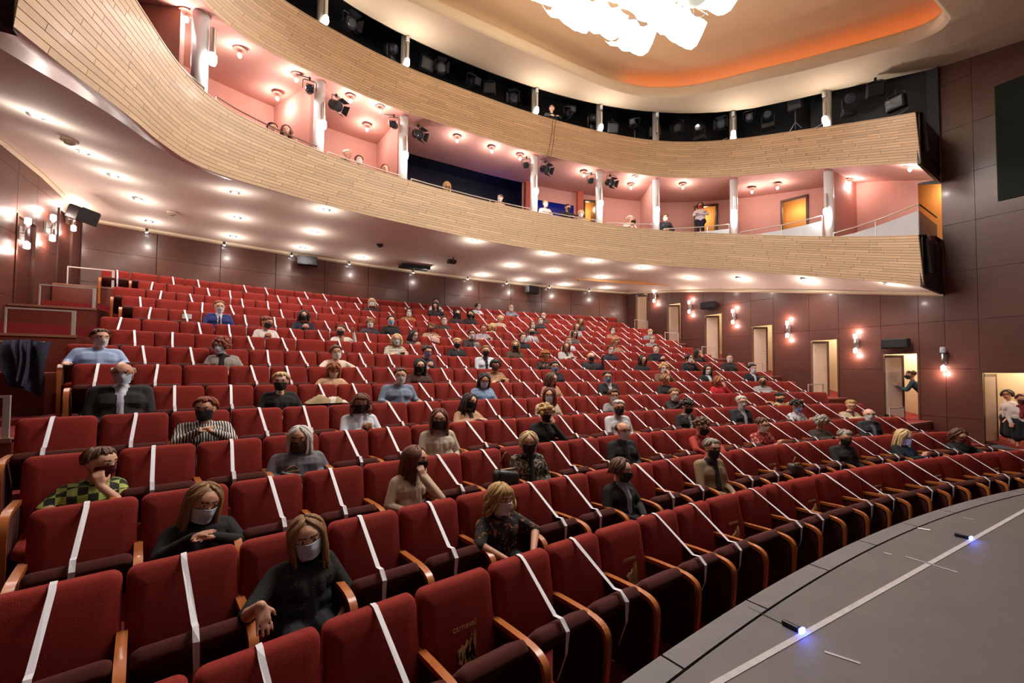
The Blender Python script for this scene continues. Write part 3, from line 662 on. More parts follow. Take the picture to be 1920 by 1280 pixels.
for n, p in enumerate(WL):
    t = thing('wall_washer', f'tiny lamp at the top of the back wall, {ORD[n]} from the left', 'wall lamp', (p[0], p[1], 6.22), group='wall washers on the back wall')
    obj('body', MB().tube([(0, 0, .10), (0, 0, .0)], .03, 10), M_BLK2, t)
    obj('lens', MB().lathe([(.03, .0), (.028, -.015), (.01, -.022)], 10), M_LAMPC, t)
    l = lamp('SPOT', (0, 0, -.04), E_WASH, (1, .93, .88), size=.03, spot=math.radians(75), blend=.7); l.parent = t
# wall sconces: steel tube with a glowing glass at either end
def sconce(x, s, y, ztop, zbot, label, top_lit=True):
    t = thing('wall_sconce', label, 'sconce', (x, y, (ztop+zbot)/2), group='tubular wall sconces')
    h = (ztop-zbot)/2; o = -s*.13
    obj('back_plate', MB().box(min(0, o*.3), max(0, o*.3), -.05, .05, -h*.5, h*.5), M_STEEL, t)
    obj('bracket', MB().tube([(0, 0, 0), (o, 0, 0)], .014, 6), M_STEEL, t)
    obj('tube', MB().tube([(o, 0, -h+.07), (o, 0, h-.07)], .036, 12), M_STEEL, t, smooth=True)
    for sg in ((1, -1) if top_lit else (-1,)):
        obj('glass', MB().lathe([(.046, sg*(h-.075)), (.05, sg*(h-.06)), (.05, sg*(h+.035)), (.035, sg*(h+.05))], 12, 0, (o, 0, 0)), M_LAMP, t, smooth=True)
        l = lamp('POINT', (o, 0, sg*(h+.13)), E_SCONCE, (1, .72, .62), size=.05); l.parent = t
    if not top_lit: obj('unlit_glass', MB().lathe([(.055, h-.08), (.06, h-.06), (.06, h+.05), (.04, h+.07)], 12, 0, (o, 0, 0)), M_FROST, t)
for n, (y, a, b) in enumerate([(12.97, 6.09, 5.62), (11.1, 5.33, 4.9), (9.17, 4.72, 4.27), (7.23, 4.08, 3.62), (5.32, 3.5, 3.03), (3.43, 3.0, 2.5)]):
    sconce(WX-.005, 1, y, a, b, f'tubular sconce with glowing ends on the right wall, {ORD[n]} from the back' if n < 5 else 'tubular sconce lit only at its lower end, nearest the stage on the right wall', n < 5)
for n, (y, a, b) in enumerate([(13.85, 6.25, 5.8), (12.75, 5.75, 5.25), (11.65, 5.33, 4.8)]):
    sconce(-WX+.005, -1, y, a, b, f'tubular sconce with glowing ends on the left wall, {ORD[n]} from the back')
# loudspeakers and small ceiling devices
def speaker(name, label, cat, loc, rz, sx, sy, sz, tilt=0.):
    t = thing(name, label, cat, loc, rz)
    obj('cabinet', shifted(bevel_box(sx, sy, sz, .02), (0, 0, 0), tilt), M_BLK2, t)
    obj('grille', shifted(bevel_box(sx*.86, .02, sz*.8, .006), (0, sy/2, 0), tilt), mat('speaker_grille', (26, 26, 28), .8, bump=.4, bscale=300), t)
    obj('bracket', MB().box(-.03, .03, -sy/2-.12, -sy/2, -.02, .02), M_BLK2, t); return t
speaker('loudspeaker', 'black loudspeaker above the third doorway on the right wall', 'loudspeaker', (9.66, 10.12, 5.04), PI/2, .58, .26, .27)
speaker('loudspeaker', 'black loudspeaker above the doorway with the man in it', 'loudspeaker', (9.66, 4.35, 3.2), PI/2, .58, .26, .27)
speaker('loudspeaker', 'dark loudspeaker box high on the left half of the back wall', 'loudspeaker', (-4.42, 15.3, 6.05), PI-.1, .62, .3, .3)
speaker('loudspeaker', 'dark loudspeaker box high on the right half of the back wall', 'loudspeaker', (4.6, 15.25, 5.98), PI+.1, .62, .3, .3)
speaker('loudspeaker', 'black loudspeaker on a bracket among the left wall sconces', 'loudspeaker', (-9.35, 13.0, 5.95), -PI/2-.5, .5, .3, .32, -.35)
t = thing('ceiling_projector', 'small black device hanging under the balcony soffit near its middle', 'projector', (.14, 13.44, 6.39))
obj('mount', MB().tube([(0, 0, 0), (0, 0, -.12)], .025, 8), M_BLK2, t); obj('body', shifted(bevel_box(.3, .22, .12, .02), (-.06, 0, -.16)), M_BLK2, t); obj('lens', shifted(MB().tube([(0, 0, 0), (0, 0, .06)], .04, 10), (-.1, -.1, -.16), PI/2), M_BLACK, t)
for q, (p, lb) in enumerate((((-8.28, 8.69, 5.99), 'round beige smoke detector on the soffit near the left wall'), ((-7.7, 12.94, 6.32), 'small round smoke detector far back on the left soffit'), ((5.92, 13.62, 6.31), 'small round smoke detector on the right part of the soffit'), ((-2.45, 13.31, 6.41), 'flat dark vent disc on the middle of the soffit'))):
    t = thing('smoke_detector', lb, 'smoke detector', p); obj('base', MB().lathe([(.11, .0), (.11, -.03), (.09, -.04)], 16), M_TRIM if q < 3 else M_BLK2, t); obj('sensor', MB().lathe([(.07, -.04), (.06, -.075), (.03, -.085)], 14), mat('detector_plastic', (170, 150, 128), .5) if q < 3 else M_BLK2, t)
t = thing('access_panel', 'dark rectangular hatch hanging from the soffit above the back wall', 'hatch', (-.75, 15.2, 6.33)); obj('tray', shifted(bevel_box(1.1, .5, .1, .02), (0, 0, -.04)), M_BLK2, t); obj('lip', MB().box(-.55, .55, -.27, -.25, -.12, .0), M_BLK2, t)

# stage lanterns
def lantern(label, loc, rz, tilt, kind, sc=1., group='lanterns on the lighting gallery', stand=False, cat='spotlight'):
    t = thing('stage_lantern', label, cat, loc, rz, group); t.scale = (sc, sc, sc)
    def rot(b): return shifted(b, (0, 0, 0), tilt)
    if kind == 'profile':
        b = MB(); b.tube([(0, -.26, 0), (0, -.24, 0), (0, .1, 0), (0, .16, 0), (0, .34, 0)], [.06, .105, .105, .075, .08], 14); obj('body', rot(b), M_BLK2, t, smooth=False)
        l = MB(); l.tube([(0, .335, 0), (0, .35, 0)], .068, 14); obj('lens', rot(l), mat('lantern_lens', (62, 66, 78), .08), t)
        obj('gel_frame', rot(MB().box(-.09, .09, .35, .358, .07, .09).box(-.09, .09, .35, .358, -.09, -.07).box(-.09, -.07, .35, .358, -.07, .07).box(.07, .09, .35, .358, -.07, .07)), M_BLK2, t)
    elif kind == 'fresnel':
        b = MB(); b.tube([(0, -.18, 0), (0, -.16, 0), (0, .12, 0)], [.08, .13, .13], 14); obj('body', rot(b), M_BLK2, t)
        l = MB(); l.tube([(0, .115, 0), (0, .135, 0)], [.11, .09], 14); obj('lens', rot(l), mat('lantern_lens', (62, 66, 78), .08), t)
        for a in range(4):
            d = MB(); d.add([(-.1, .13, .13), (.1, .13, .13), (.14, .27, .2), (-.14, .27, .2), (-.1, .133, .125), (.1, .133, .125), (.14, .273, .195), (-.14, .273, .195)], [(0, 1, 2, 3), (7, 6, 5, 4), (0, 4, 5, 1), (1, 5, 6, 2), (2, 6, 7, 3), (3, 7, 4, 0)])
            Mr = Matrix.Rotation(a*PI/2, 4, 'Y'); d.v = [tuple(Mr @ Vector(p)) for p in d.v]; obj('barn_door', rot(d), M_BLK2, t)
    elif kind == 'flood':
        obj('body', rot(shifted(bevel_box(.36, .2, .3, .03), (0, 0, 0))), M_BLK2, t); obj('lens', rot(MB().box(-.14, .14, .1, .108, -.11, .11)), mat('flood_glass', (52, 54, 58), .15), t)
        obj('back_fin', rot(MB().box(-.12, .12, -.14, -.1, -.1, .1)), M_BLK2, t)
    else:  # moving head
        obj('base', MB().box(-.16, .16, -.12, .12, -.42, -.3), M_BLK2, t)
        b = MB(); b.lathe([(.07, -.2), (.125, -.1), (.13, .08), (.1, .16)], 14); obj('head', shifted(b, (0, 0, 0), -PI/2+tilt), M_BLK2, t)
        l = MB(); l.tube([(0, .155, 0), (0, .17, 0)], .085, 14); obj('lens', rot(l), mat('lantern_lens', (62, 66, 78), .08), t)
    y = MB(); w = .16; zz = -.3 if kind == 'moving' else .24
    y.tube([(-w, 0, 0), (-w, 0, zz*.9), (-w*.7, 0, zz), (w*.7, 0, zz), (w, 0, zz*.9), (w, 0, 0)], .012, 6); obj('yoke', y, mat('lantern_yoke', (74, 74, 76), .4, metal=.5), t)
    if kind != 'moving':
        if stand: obj('stand', MB().tube([(0, 0, -.14), (0, 0, -.7)], .014, 6).tube([(0, 0, -.5), (-.14, 0, -.72)], .01, 6).tube([(0, 0, -.5), (.14, 0, -.72)], .01, 6), M_GREYM, t)
        else: obj('clamp', MB().box(-.025, .025, -.025, .025, zz, zz+.08), M_BLK2, t)
    return t
GS = [(-3.78,11.34,11.75,'fresnel'),(-2.59,11.63,11.72,'moving'),(-1.47,11.77,11.75,'flood'),(-1.01,11.8,11.8,'fresnel'),(.08,11.83,11.78,'profile'),(.7,11.8,11.75,'flood'),(1.6,11.75,11.7,'fresnel'),(3.68,11.41,11.62,'profile'),(4.56,11.16,11.6,'moving'),(5.3,10.89,11.3,'flood'),(6.06,10.53,11.45,'profile'),(6.72,10.17,11.22,'flood'),(7.38,9.66,11.3,'fresnel'),(7.93,9.18,11.25,'moving'),(8.37,8.64,11.25,'fresnel'),(8.85,7.9,11.2,'profile'),(9.1,7.41,11.15,'moving'),(9.32,6.66,11.15,'flood'),(9.4,5.21,10.55,'moving'),(9.17,4.5,10.3,'flood'),(9.0,4.0,9.6,'flood')]
for n, (x, y, z, kd) in enumerate(GS):
    d = Vector((0, 3, 0))-Vector((x, y, 0)); rz = math.atan2(-d.x, d.y)+random.uniform(-.5, .5)
    kn = {'fresnel': 'barn-door lantern', 'moving': 'moving-head lantern', 'flood': 'boxy floodlight', 'profile': 'long profile spotlight'}[kd]
    lantern(f'dark {kn} on the lighting gallery, {ORD[n]} from the left', (x, y, z), rz, -random.uniform(.1, .5), kd, 1.15, stand=(n in (10, 17)))
SPC = [(1, -.34, 'profile', 'left'), (1, .38, 'fresnel', 'right'), (2, -.34, 'profile', 'left'), (2, .4, 'fresnel', 'right'), (3, -.34, 'profile', 'left'), (3, .36, 'fresnel', 'right'), (4, -.34, 'profile', 'left'), (4, .36, 'fresnel', 'right')]
cn = {1: 'second balcony column from the left', 2: 'column left of the control booth', 3: 'column right of the control booth', 4: 'column beside the orange lobby door'}
for ci, dx, kd, sd in SPC:
    j = COLJ[ci]; uz = float(np.interp(j*6, range(ND), UZ)); k = int(j*6); tx = Vector((_t[k, 0], _t[k, 1], 0)); nx = Vector((NOUT[k, 0], NOUT[k, 1], 0))
    p = jpt(j, .26, UZ, -.42)+tx*dx-nx*.12
    L_ = lantern(f'black spotlight clamped to the {sd} of the {cn[ci]}', p, math.atan2(nx.x, -nx.y)+(-.5 if dx < 0 else .25), -.45, kd, .92, 'spotlights clamped to the box columns')
    obj('arm', MB().tube([(0, 0, .26), (0, 0, .3), (-dx*.9 if abs(dx) > .1 else 0, 0, .3)], .012, 6), M_BLK2, L_)
# cables hanging over the upper front
for n, dx in enumerate((-.07, .05)):
    s0 = SARC[int(16.1*6)]+dx
    pts = [at_s(s0, 1, UH, UZ, .0)+Vector((0, 0, .03)), at_s(s0, 1, UH, UZ, .03), at_s(s0-.04*n, .7, UH, UZ, .025), at_s(s0-.06, .35, UH, UZ, .02), at_s(s0-.12, .03, UH, UZ, .02), at_s(s0-.3, -.05, UH, UZ, -.02)]
    tag(obj('cable', MB().tube(pts, .008, 5), mat('brown_cable', (96, 66, 40), .6)), f'brown cable hanging down the upper balcony front, {"left" if n == 0 else "right"} of the pair', 'cable', 'hanging cables')
for n, (ja, jb) in enumerate(((18.6, 20.8), (21.0, 23.3), (23.5, 25.6))):
    pts = [jpt(ja+(jb-ja)*q/10, .46, UZ, UH+.12-.22*math.sin(PI*q/10)+.25*(q/10)) for q in range(11)]
    tag(obj('cable', MB().tube(pts, .012, 5), mat('grey_cable', (88, 88, 90), .6)), f'grey cable sagging along the right arm of the lighting gallery, {ORD[n]} from the back', 'cable', 'gallery cables')

# chandelier of sagging translucent shades
M_SHADE = mat('glowing_glass_shade', (244, 246, 240), .35, emit=(255, 250, 238), es=3.0, bump=.3, bscale=20)
M_SHADE2 = mat('dim_glass_shade', (200, 204, 190), .3, emit=(240, 244, 226), es=.35, bump=.4, bscale=30)
t = thing('chandelier', 'huge white chandelier of sagging ruffled translucent glass shades under the dome', 'chandelier', (0, 4.7, 10.5))
M_BLUEEDGE = mat('blue_glass_edge', (70, 110, 160), .3)
for a in range(9):
    for b in range(6):
        cx = -3.6+a*.9+(b % 2)*.12; cy = -1.95+b*.78
        if (abs(cx)+.3)**3/3.85**3+(abs(cy)+.28)**3/2.5**3 > 1: continue
        w, d = .98, .74; v = []; nu, nv = 12, 5; ph = random.uniform(0, 6)
        tl = random.uniform(-.12, .12); zz = random.uniform(-.14, .14)-.1*((a+b) % 2)
        for j in range(nv+1):
            for i in range(nu+1):
                u, q = i/nu-.5, j/nv-.5
                z = -.30*(1-4*q*q)*(1+.2*math.sin(ph))+.05*math.cos(u*4*PI+ph)*(.35+2*q*q)+u*tl+zz+.1
                v.append((cx+u*w+.015*math.sin(9*q+ph), cy+q*d+.02*math.cos(u*6*PI), z))
        f = [(j*(nu+1)+i, j*(nu+1)+i+1, (j+1)*(nu+1)+i+1, (j+1)*(nu+1)+i) for j in range(nv) for i in range(nu)]
        m = MB().add(v, f); dim = (a >= 7 and b in (1, 2)) or random.random() < .12
        s_ = obj('shade', m, M_SHADE2 if dim else M_SHADE, t, smooth=True)
        e = [Vector(v[i])-Vector((0, .0, .004)) for i in range(2, 9)]
        if random.random() < .5: obj('edge_bead', MB().tube(e, .007, 5), M_BLUEEDGE, s_)
for b in range(5): obj('frame_bar', MB().tube([(-3.2, -1.56+b*.78, .12), (3.2, -1.56+b*.78, .12)], .014, 6), M_STEEL, t)
for a in range(8): obj('cross_bar', MB().tube([(-3.15+a*.9, -1.7, .15), (-3.15+a*.9, 1.7, .15)], .012, 6), M_STEEL, t)
for x, y in ((-3, -2), (3, -2), (-3, 1), (3, 1)): obj('hanger', MB().tube([(x, y, .15), (x, y, 1.55+.1838*y)], .008, 5), M_STEEL, t)
l = lamp('AREA', (0, 4.7, 9.95), E_CHAND, (1, .95, .88), size=4.5, target=(0, 4.7, 0), name='chandelier_light')
l.data.shape = 'RECTANGLE'; l.data.size = 5.4; l.data.size_y = 2.8
# dark technical panel on the proscenium side wall
t = thing('wall_grille', 'tall dark green-black loudspeaker grille set in the right wall beside the stage', 'grille', (WX-.01, 1.3, 8.0), group=None)
obj('frame', MB().box(-.03, .0, -1.12, 1.12, -1.42, 1.42), M_BLACK, t); obj('cloth', MB().box(-.034, -.03, -1.1, 1.1, -1.4, 1.4), mat('grille_cloth', (24, 34, 26), .9, bump=.5, bscale=200), t)
# ================================================================== seats
SW = PITCH_SEAT-.014
def slab(w, h, t, rc, bulge=.012, top_only=True, nz=6):
    """padded slab standing in the x-z plane, front towards +y, rounded top corners and soft edges"""
    out = []
    def outline(i):
        ww, hh = w/2-i, h-i; r = max(.005, rc-i); pts = []
        pts += [(-ww, i), (ww, i)]
        for k in range(5):
            a = k/4*PI/2; pts.append((ww-r+r*math.cos(a), hh-r+r*math.sin(a)))
        for k in range(5):
            a = PI/2+k/4*PI/2; pts.append((-ww+r+r*math.cos(a), hh-r+r*math.sin(a)))
        return pts
    b = MB(); layers = [(-t/2, .012), (-t/2+.012, 0), (t/2-.03, 0), (t/2-.012, .006), (t/2, .026), (t/2+bulge, .09)]
    n = 12; v = []
    for y, i in layers: v += [(x, y, z) for x, z in outline(i)]
    f = []
    for q in range(len(layers)-1):
        for k in range(n): f.append((q*n+k, q*n+(k+1) % n, (q+1)*n+(k+1) % n, (q+1)*n+k))
    f.append(tuple(range(n))[::-1]); f.append(tuple((len(layers)-1)*n+k for k in range(n)))
    return b.add(v, f)
def seat_meshes():
    b = slab(SW, .62, .085, .055)
    b.v = [(x, y-.035+(.98-(z+.36))*.20+.010*math.cos(x/SW*PI), z+.36) for x, y, z in b.v]
    back = b.mesh('seat_back', M_RED, True); fixnormals(back)
    c = slab(.485, .43, .085, .05, .02)
    up = MB(); up.v = list(c.v); up.f = c.f; up.mi = c.mi
    # lying cushion: local z runs forward, y up
    flat = MB(); flat.v = [(x, .13+z, .40+y) for x, y, z in c.v]; flat.f = c.f; flat.mi = c.mi
    a = math.radians(46)
    tip = MB(); tip.v = [(x, .15+z*math.cos(a)-y*math.sin(a), .40+z*math.sin(a)+y*math.cos(a)) for x, y, z in c.v]; tip.f = c.f; tip.mi = c.mi
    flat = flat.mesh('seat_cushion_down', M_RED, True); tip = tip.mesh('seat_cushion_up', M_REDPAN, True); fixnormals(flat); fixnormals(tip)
    # bentwood arm
    path = [(.02, .672), (.20, .682), (.38, .688), (.455, .685), (.505, .677), (.543, .663), (.570, .642), (.586, .616), (.594, .58), (.594, .52), (.585, .40), (.565, .22), (.55, .03)]
    w = .024; m = MB(); v = []
    for i, (y, z) in enumerate(path):
        p0 = path[max(0, i-1)]; p1 = path[min(len(path)-1, i+1)]; ty, tz = p1[0]-p0[0], p1[1]-p0[1]; l = math.hypot(ty, tz); ny, nz_ = -tz/l, ty/l
        th = .032 if i < 9 else .032-.005*(i-8)
        ww = w if i < 9 else w*.85
        v += [(-ww, y, z), (ww, y, z), (ww*.98, y-ny*th, z-nz_*th), (-ww*.98, y-ny*th, z-nz_*th)]
    f = [(0, 1, 2, 3), tuple(4*(len(path)-1)+k for k in (3, 2, 1, 0))]
    for i in range(len(path)-1):
        for k in range(4): f.append((4*i+k, 4*i+4+k, 4*i+4+(k+1) % 4, 4*i+(k+1) % 4))
    arm = m.add(v, f).mesh('seat_arm', M_ARM, True); fixnormals(arm); arm.set_sharp_from_angle(angle=math.radians(40))
    pa = MB(); pr = [(.06, .03), (.06, .645), (.38, .655), (.47, .648), (.53, .62), (.556, .56), (.545, .38), (.52, .03)]
    n = len(pr); pa.add([(-.017, y, z) for y, z in pr]+[(.017, y, z) for y, z in pr], [tuple(range(n)), tuple(range(2*n-1, n-1, -1))]+[(k, n+k, n+(k+1) % n, (k+1) % n) for k in range(n)])
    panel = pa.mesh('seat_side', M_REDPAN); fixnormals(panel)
    tapes = []
    for q in range(4):
        dx = (-.02, .015, .0, .05)[q]; ex = (-.01, -.03, .03, .0)[q]
        pts = [(dx*.5, -.088, .80), (dx*.6, -.088, .955), (dx*.7, -.055, .988), (dx*.75, -.01, .988), (dx*.8, .035, .965), (dx+ex, .385, .752), (dx+ex, .445, .760), (dx+ex, .505, .705), (dx+ex*1.2, .495, .56), (dx+ex*1.3, .42, .36)]
        tw = .0145; m = MB(); v = []
        for i, p in enumerate(pts):
            tws = math.sin(i*1.3)*.004 if q != 1 else .006*math.sin(i*2)
            v += [(p[0]-tw, p[1]+tws, p[2]), (p[0]+tw, p[1]-tws, p[2])]
        vv = v+[(x, y+.003, z+.002) for x, y, z in v]; n = len(v); f = []
        for i in range(len(pts)-1):
            f += [(2*i, 2*i+1, 2*i+3, 2*i+2), (n+2*i+2, n+2*i+3, n+2*i+1, n+2*i), (2*i, 2*i+2, n+2*i+2, n+2*i), (2*i+1, n+2*i+1, n+2*i+3, 2*i+3)]
        tapes.append(m.add(vv, f).mesh('seat_tape', M_TAPE))
    return back, flat, tip, arm, panel, tapes
BACK, FLAT, TIP, ARM, SIDE, TAPES = seat_meshes()
# gold emblem with a word, stitched on some free seats in front
def emblem(parent, z=.72):
    cu = bpy.data.curves.new('emblem_text', 'FONT'); cu.body = 'carneval'; cu.size = .052; cu.extrude = .0008; cu.align_x = 'CENTER'
    tmp = bpy.data.objects.new('tmp', cu); COL.objects.link(tmp)
    dg = bpy.context.evaluated_depsgraph_get(); me = bpy.data.meshes.new_from_object(tmp.evaluated_get(dg)); bpy.data.objects.remove(tmp)
    me.name = 'emblem_word'; me.materials.clear(); me.materials.append(M_GOLD)
    yf = lambda zz: (.98-zz)*.20+.032
    for v in me.vertices: v.co = (-v.co.x, yf(z+.0+v.co.y)+.023+v.co.z, z+v.co.y)
    fig = MB(); r = random.Random(9)
    for k in range(13):
        x0 = -.06+.12*r.random(); z0 = z-.21+.05*r.random(); h = .06+.10*r.random(); w = .006+.012*r.random(); lean = r.uniform(-.03, .03)
        pts = [(x0-w, z0), (x0+w*.6, z0+.01), (x0+w+lean, z0+h*.7), (x0+lean*1.2, z0+h), (x0-w+lean*.8, z0+h*.6)]
        fig.add([(p, yf(q)+.021, q) for p, q in pts]+[(p, yf(q)+.006, q) for p, q in pts], [(0, 1, 2, 3, 4), (9, 8, 7, 6, 5)]+[(i, (i+1) % 5, 5+(i+1) % 5, 5+i) for i in range(5)])
    return me, fig.mesh('emblem_figures', M_GOLD)
EMB = emblem(None)
PEOPLE_SEATS = {}   # (row, k) -> True, filled from the audience table below
SEATS = []
for i in range(1, 16):
    R = rowR(i); dp = PITCH_SEAT/R
    for k in range(KRANGE[i-1][0], KRANGE[i-1][1]+1):
        ph = TH0[i-1]+(k+.5)*dp; p = pol(R, ph, FLOORS[i-1])
        pr = project(p+Vector((0, 0, .85)))
        vis = -60 < pr[0] < 1980 and -60 < pr[1] < 1400 and pr[2] > .3
        SEATS.append(dict(row=i, k=k, ph=ph, p=p, vis=vis, d=(p-CAM).length, last=(k == KRANGE[i-1][1]), first=(k == KRANGE[i-1][0])))
# ================================================================== people
SKIN = [mat('skin_a', (214, 160, 132), .55), mat('skin_b', (200, 144, 116), .55), mat('skin_c', (222, 172, 148), .55)]
M_EYE = mat('eye_dark', (40, 28, 24), .3); M_EYEW = mat('eye_white', (226, 218, 212), .3); M_LIP = mat('lips', (166, 92, 84), .5); M_BROW = mat('brow', (74, 52, 40), .8)
M_SHOE = mat('shoe_black', (24, 22, 22), .5)
HAIRC = {'lbrown': (140, 100, 62), 'brown': (92, 60, 38), 'dark': (44, 31, 25), 'black': (26, 21, 20), 'blond': (190, 150, 94), 'lblond': (206, 176, 128), 'grey': (150, 140, 130), 'white': (206, 200, 192), 'red': (128, 58, 32), 'ginger': (150, 84, 42), 'auburn': (104, 52, 32)}
MASKC = {'surg': (200, 212, 228), 'white': (222, 218, 218), 'black': (28, 26, 28), 'dred': (96, 26, 26), 'blue': (140, 168, 220), 'red': (176, 36, 36), 'brownp': (88, 60, 44)}
def cloth(c):
    if isinstance(c, str): return MATS[c]
    return mat('cloth_%d_%d_%d' % c, c, .9, var=.14, vscale=22, bump=.25, bscale=70, sheen=.2)
pattern('striped_blouse', (222, 214, 204), (24, 22, 24), 'stripe', 13, thr=.5)
pattern('plaid_shirt', (168, 180, 92), (40, 40, 32), 'check', 17)
pattern('sequin_black', (20, 20, 21), (190, 186, 176), 'spark', 62, thr=.10)
pattern('floral_dark', (34, 26, 24), (150, 92, 60), 'noise', 26, thr=.60)
pattern('leaf_jacket', (44, 40, 36), (150, 132, 112), 'noise', 34, thr=.53)
pattern('red_print', (150, 40, 36), (206, 150, 140), 'noise', 24, thr=.56)
pattern('light_floral', (206, 204, 212), (120, 84, 96), 'noise', 24, thr=.58)
pattern('check_scarf', (216, 212, 208), (40, 38, 40), 'check', 40)
pattern('stripe_sweater', (214, 204, 188), (96, 74, 60), 'hstripe', 8, thr=.62)

WORK = bpy.data.scenes.new('workbench')   # a bare scene to evaluate each figure's modifiers in, removed at the end
def capsule(b, a, c, ra, rb, n=9):
    a, c = Vector(a), Vector(c); t = c-a
    t = t.normalized() if t.length > 1e-6 else Vector((0, 0, 1))
    pts = []; rs = []
    for k in (3, 2, 1): x = k/3.2*PI/2; pts.append(a-t*ra*math.sin(x)); rs.append(ra*math.cos(x))
    pts.append(a); rs.append(ra); pts.append(c); rs.append(rb)
    for k in (1, 2, 3): x = k/3.2*PI/2; pts.append(c+t*rb*math.sin(x)); rs.append(rb*math.cos(x))
    b.tube(pts, rs, n)
def headmat(sp):
    return Matrix.Translation(Vector(sp['head'])) @ Matrix.Rotation(math.radians(sp.get('yaw', 0)), 4, 'Z') @ Matrix.Rotation(math.radians(-sp.get('tilt', 8)), 4, 'X') @ Matrix.Rotation(math.radians(sp.get('lean', 0)), 4, 'Y')
def hand_caps(caps, wrist, d, pn, side, curl=.6, L='skin', s=.93):
    d = Vector(d).normalized(); pn = Vector(pn); pn = (pn-d*pn.dot(d)).normalized(); a = d.cross(pn)*side; w = Vector(wrist)
    for o in (-.022, -.007, .008, .022): caps.append((w+d*.012+a*o*.7, w+d*.078*s+a*o, .0165, .0135, L))
    for q, (o, ln) in enumerate(((.030, .90), (.010, 1.05), (-.010, 1.0), (-.030, .8))):
        p = w+d*.080*s+a*o; dd = d+a*(o*3.2)
        dd.normalize(); r = .0088
        for sg in range(3):
            an = curl*(.35+.45*sg); e = (dd*math.cos(an)+pn*math.sin(an)).normalized(); l = (.034, .026, .020)[sg]*ln*s
            caps.append((p, p+e*l, r, r*.92, L)); p = p+e*l; r *= .94
    p = w+d*.022+a*.026; e = (d*.65+a*.75+pn*.25).normalized(); caps.append((p, p+e*.036, .0125, .0105, L)); p = p+e*.036; e = (d*.85+a*.25+pn*.4).normalized(); caps.append((p, p+e*.03, .010, .0085, L))
def person_caps(sp):
    """tapered capsules of one figure in seat space: x sideways, y towards the stage, z up"""
    caps = []; H = Vector(sp['head']); s = sp.get('s', .93); b = sp.get('build', 1.)
    stand = sp.get('stand', False); up = sp.get('up', H-Vector((0, .03, .155)))
    nb = Vector((H.x*.75, H.y-.045, H.z-.158)) if not stand else H-Vector((0, .03, .165))
    if stand: pel = Vector((sp.get('px', 0), sp.get('py', -.02), H.z*.555))
    else: pel = Vector((sp.get('px', 0), .27, .49))
    ch = nb.lerp(pel, .36); wa = nb.lerp(pel, .70)
    sh = nb+Vector((0, -.005, -.055))
    tr = sp.get('turn', 0.); X = Vector((math.cos(math.radians(tr)), math.sin(math.radians(tr)), 0)); F = Vector((-X.y, X.x, 0))
    hw = .172*b*(1.06 if sp.get('male') else .97)
    T = 'top'
    caps += [(pel-X*.10, pel+X*.10, .12*b, .12*b, 'top' if not stand else 'bottom'), (wa-X*.078*b, wa+X*.078*b, .114*b, .114*b, T), (ch-X*.092*b, ch+X*.092*b, .118*b, .118*b, T), (pel, ch, .12*b, .125*b, T),
             (sh-X*(hw-.02), sh+X*(hw-.02), .066, .066, T), (ch-X*hw*.55, sh-X*hw*.75, .09*b, .07, T), (ch+X*hw*.55, sh+X*hw*.75, .09*b, .07, T), (nb+Vector((0, -.01, .01)), sh-X*hw*.62, .04, .052, T), (nb+Vector((0, -.01, .01)), sh+X*hw*.62, .04, .052, T)]
    if not sp.get('male'):
        for q in (-1, 1): caps.append((ch+X*q*.058+F*.075-Vector((0, 0, .0)), ch+X*q*.055+F*.085-Vector((0, 0, .035)), .058, .052, T))
    if sp.get('shirt'):
        fx = .0 if sp.get('male') else .022; caps.append((nb+F*.066-Vector((0, 0, .012)), ch+F*(.098*b+fx), .034, .030, 'shirt')); caps.append((ch+F*(.098*b+fx), wa+F*.098*b, .030, .022, 'shirt'))
        for q in (-1, 1): caps.append((nb+F*.03+X*q*.035, nb+F*.062+X*q*.02-Vector((0, 0, .035)), .02, .016, 'shirt'))
    if sp.get('tie'): caps.append((nb+F*.092-Vector((0, 0, .03)), ch+F*.124*b, .012, .015, 'tie')); caps.append((ch+F*.124*b, wa+F*.12*b, .015, .016, 'tie'))
    if sp.get('collar'): caps.append((nb-X*.03+F*.01, nb+X*.03+F*.01, .062, .062, 'top'))
    if sp.get('scarf'):
        for q in range(8):
            a0 = q*PI/4; caps.append((nb+Vector((.07*math.cos(a0), .06*math.sin(a0)+.015, -.01)), nb+Vector((.07*math.cos(a0+.8), .06*math.sin(a0+.8)+.015, -.012)), .032, .032, 'scarf'))
        caps.append((nb+F*.08, wa+F*.135+X*.02, .038, .034, 'scarf'))
    # neck and head
    M = headmat(sp); hp = lambda x, y, z: M @ Vector((x, y, z))
    caps.append((nb-Vector((0, .012, .02)), hp(0, -.02, -.06), .05, .047, 'skin'))
    if sp.get('vneck'): caps.append((nb+F*.045-Vector((0, 0, .02)), nb+F*.072-Vector((0, 0, .06)), .045, .02, 'skin'))
    caps += [(hp(0, -.032, .018), hp(0, .022, .022), .088, .086, 'skin'), (hp(-.018, .0, .0), hp(.018, .0, .0), .08, .08, 'skin'), (hp(0, .018, -.012), hp(0, .05, -.088), .072, .036, 'skin'), (hp(-.026, .03, -.075), hp(.026, .03, -.075), .032, .032, 'skin'),
             (hp(0, .098, .010), hp(0, .112, -.034), .011, .0155, 'skin'), (hp(-.034, .072, .036), hp(.034, .072, .036), .026, .026, 'skin')]
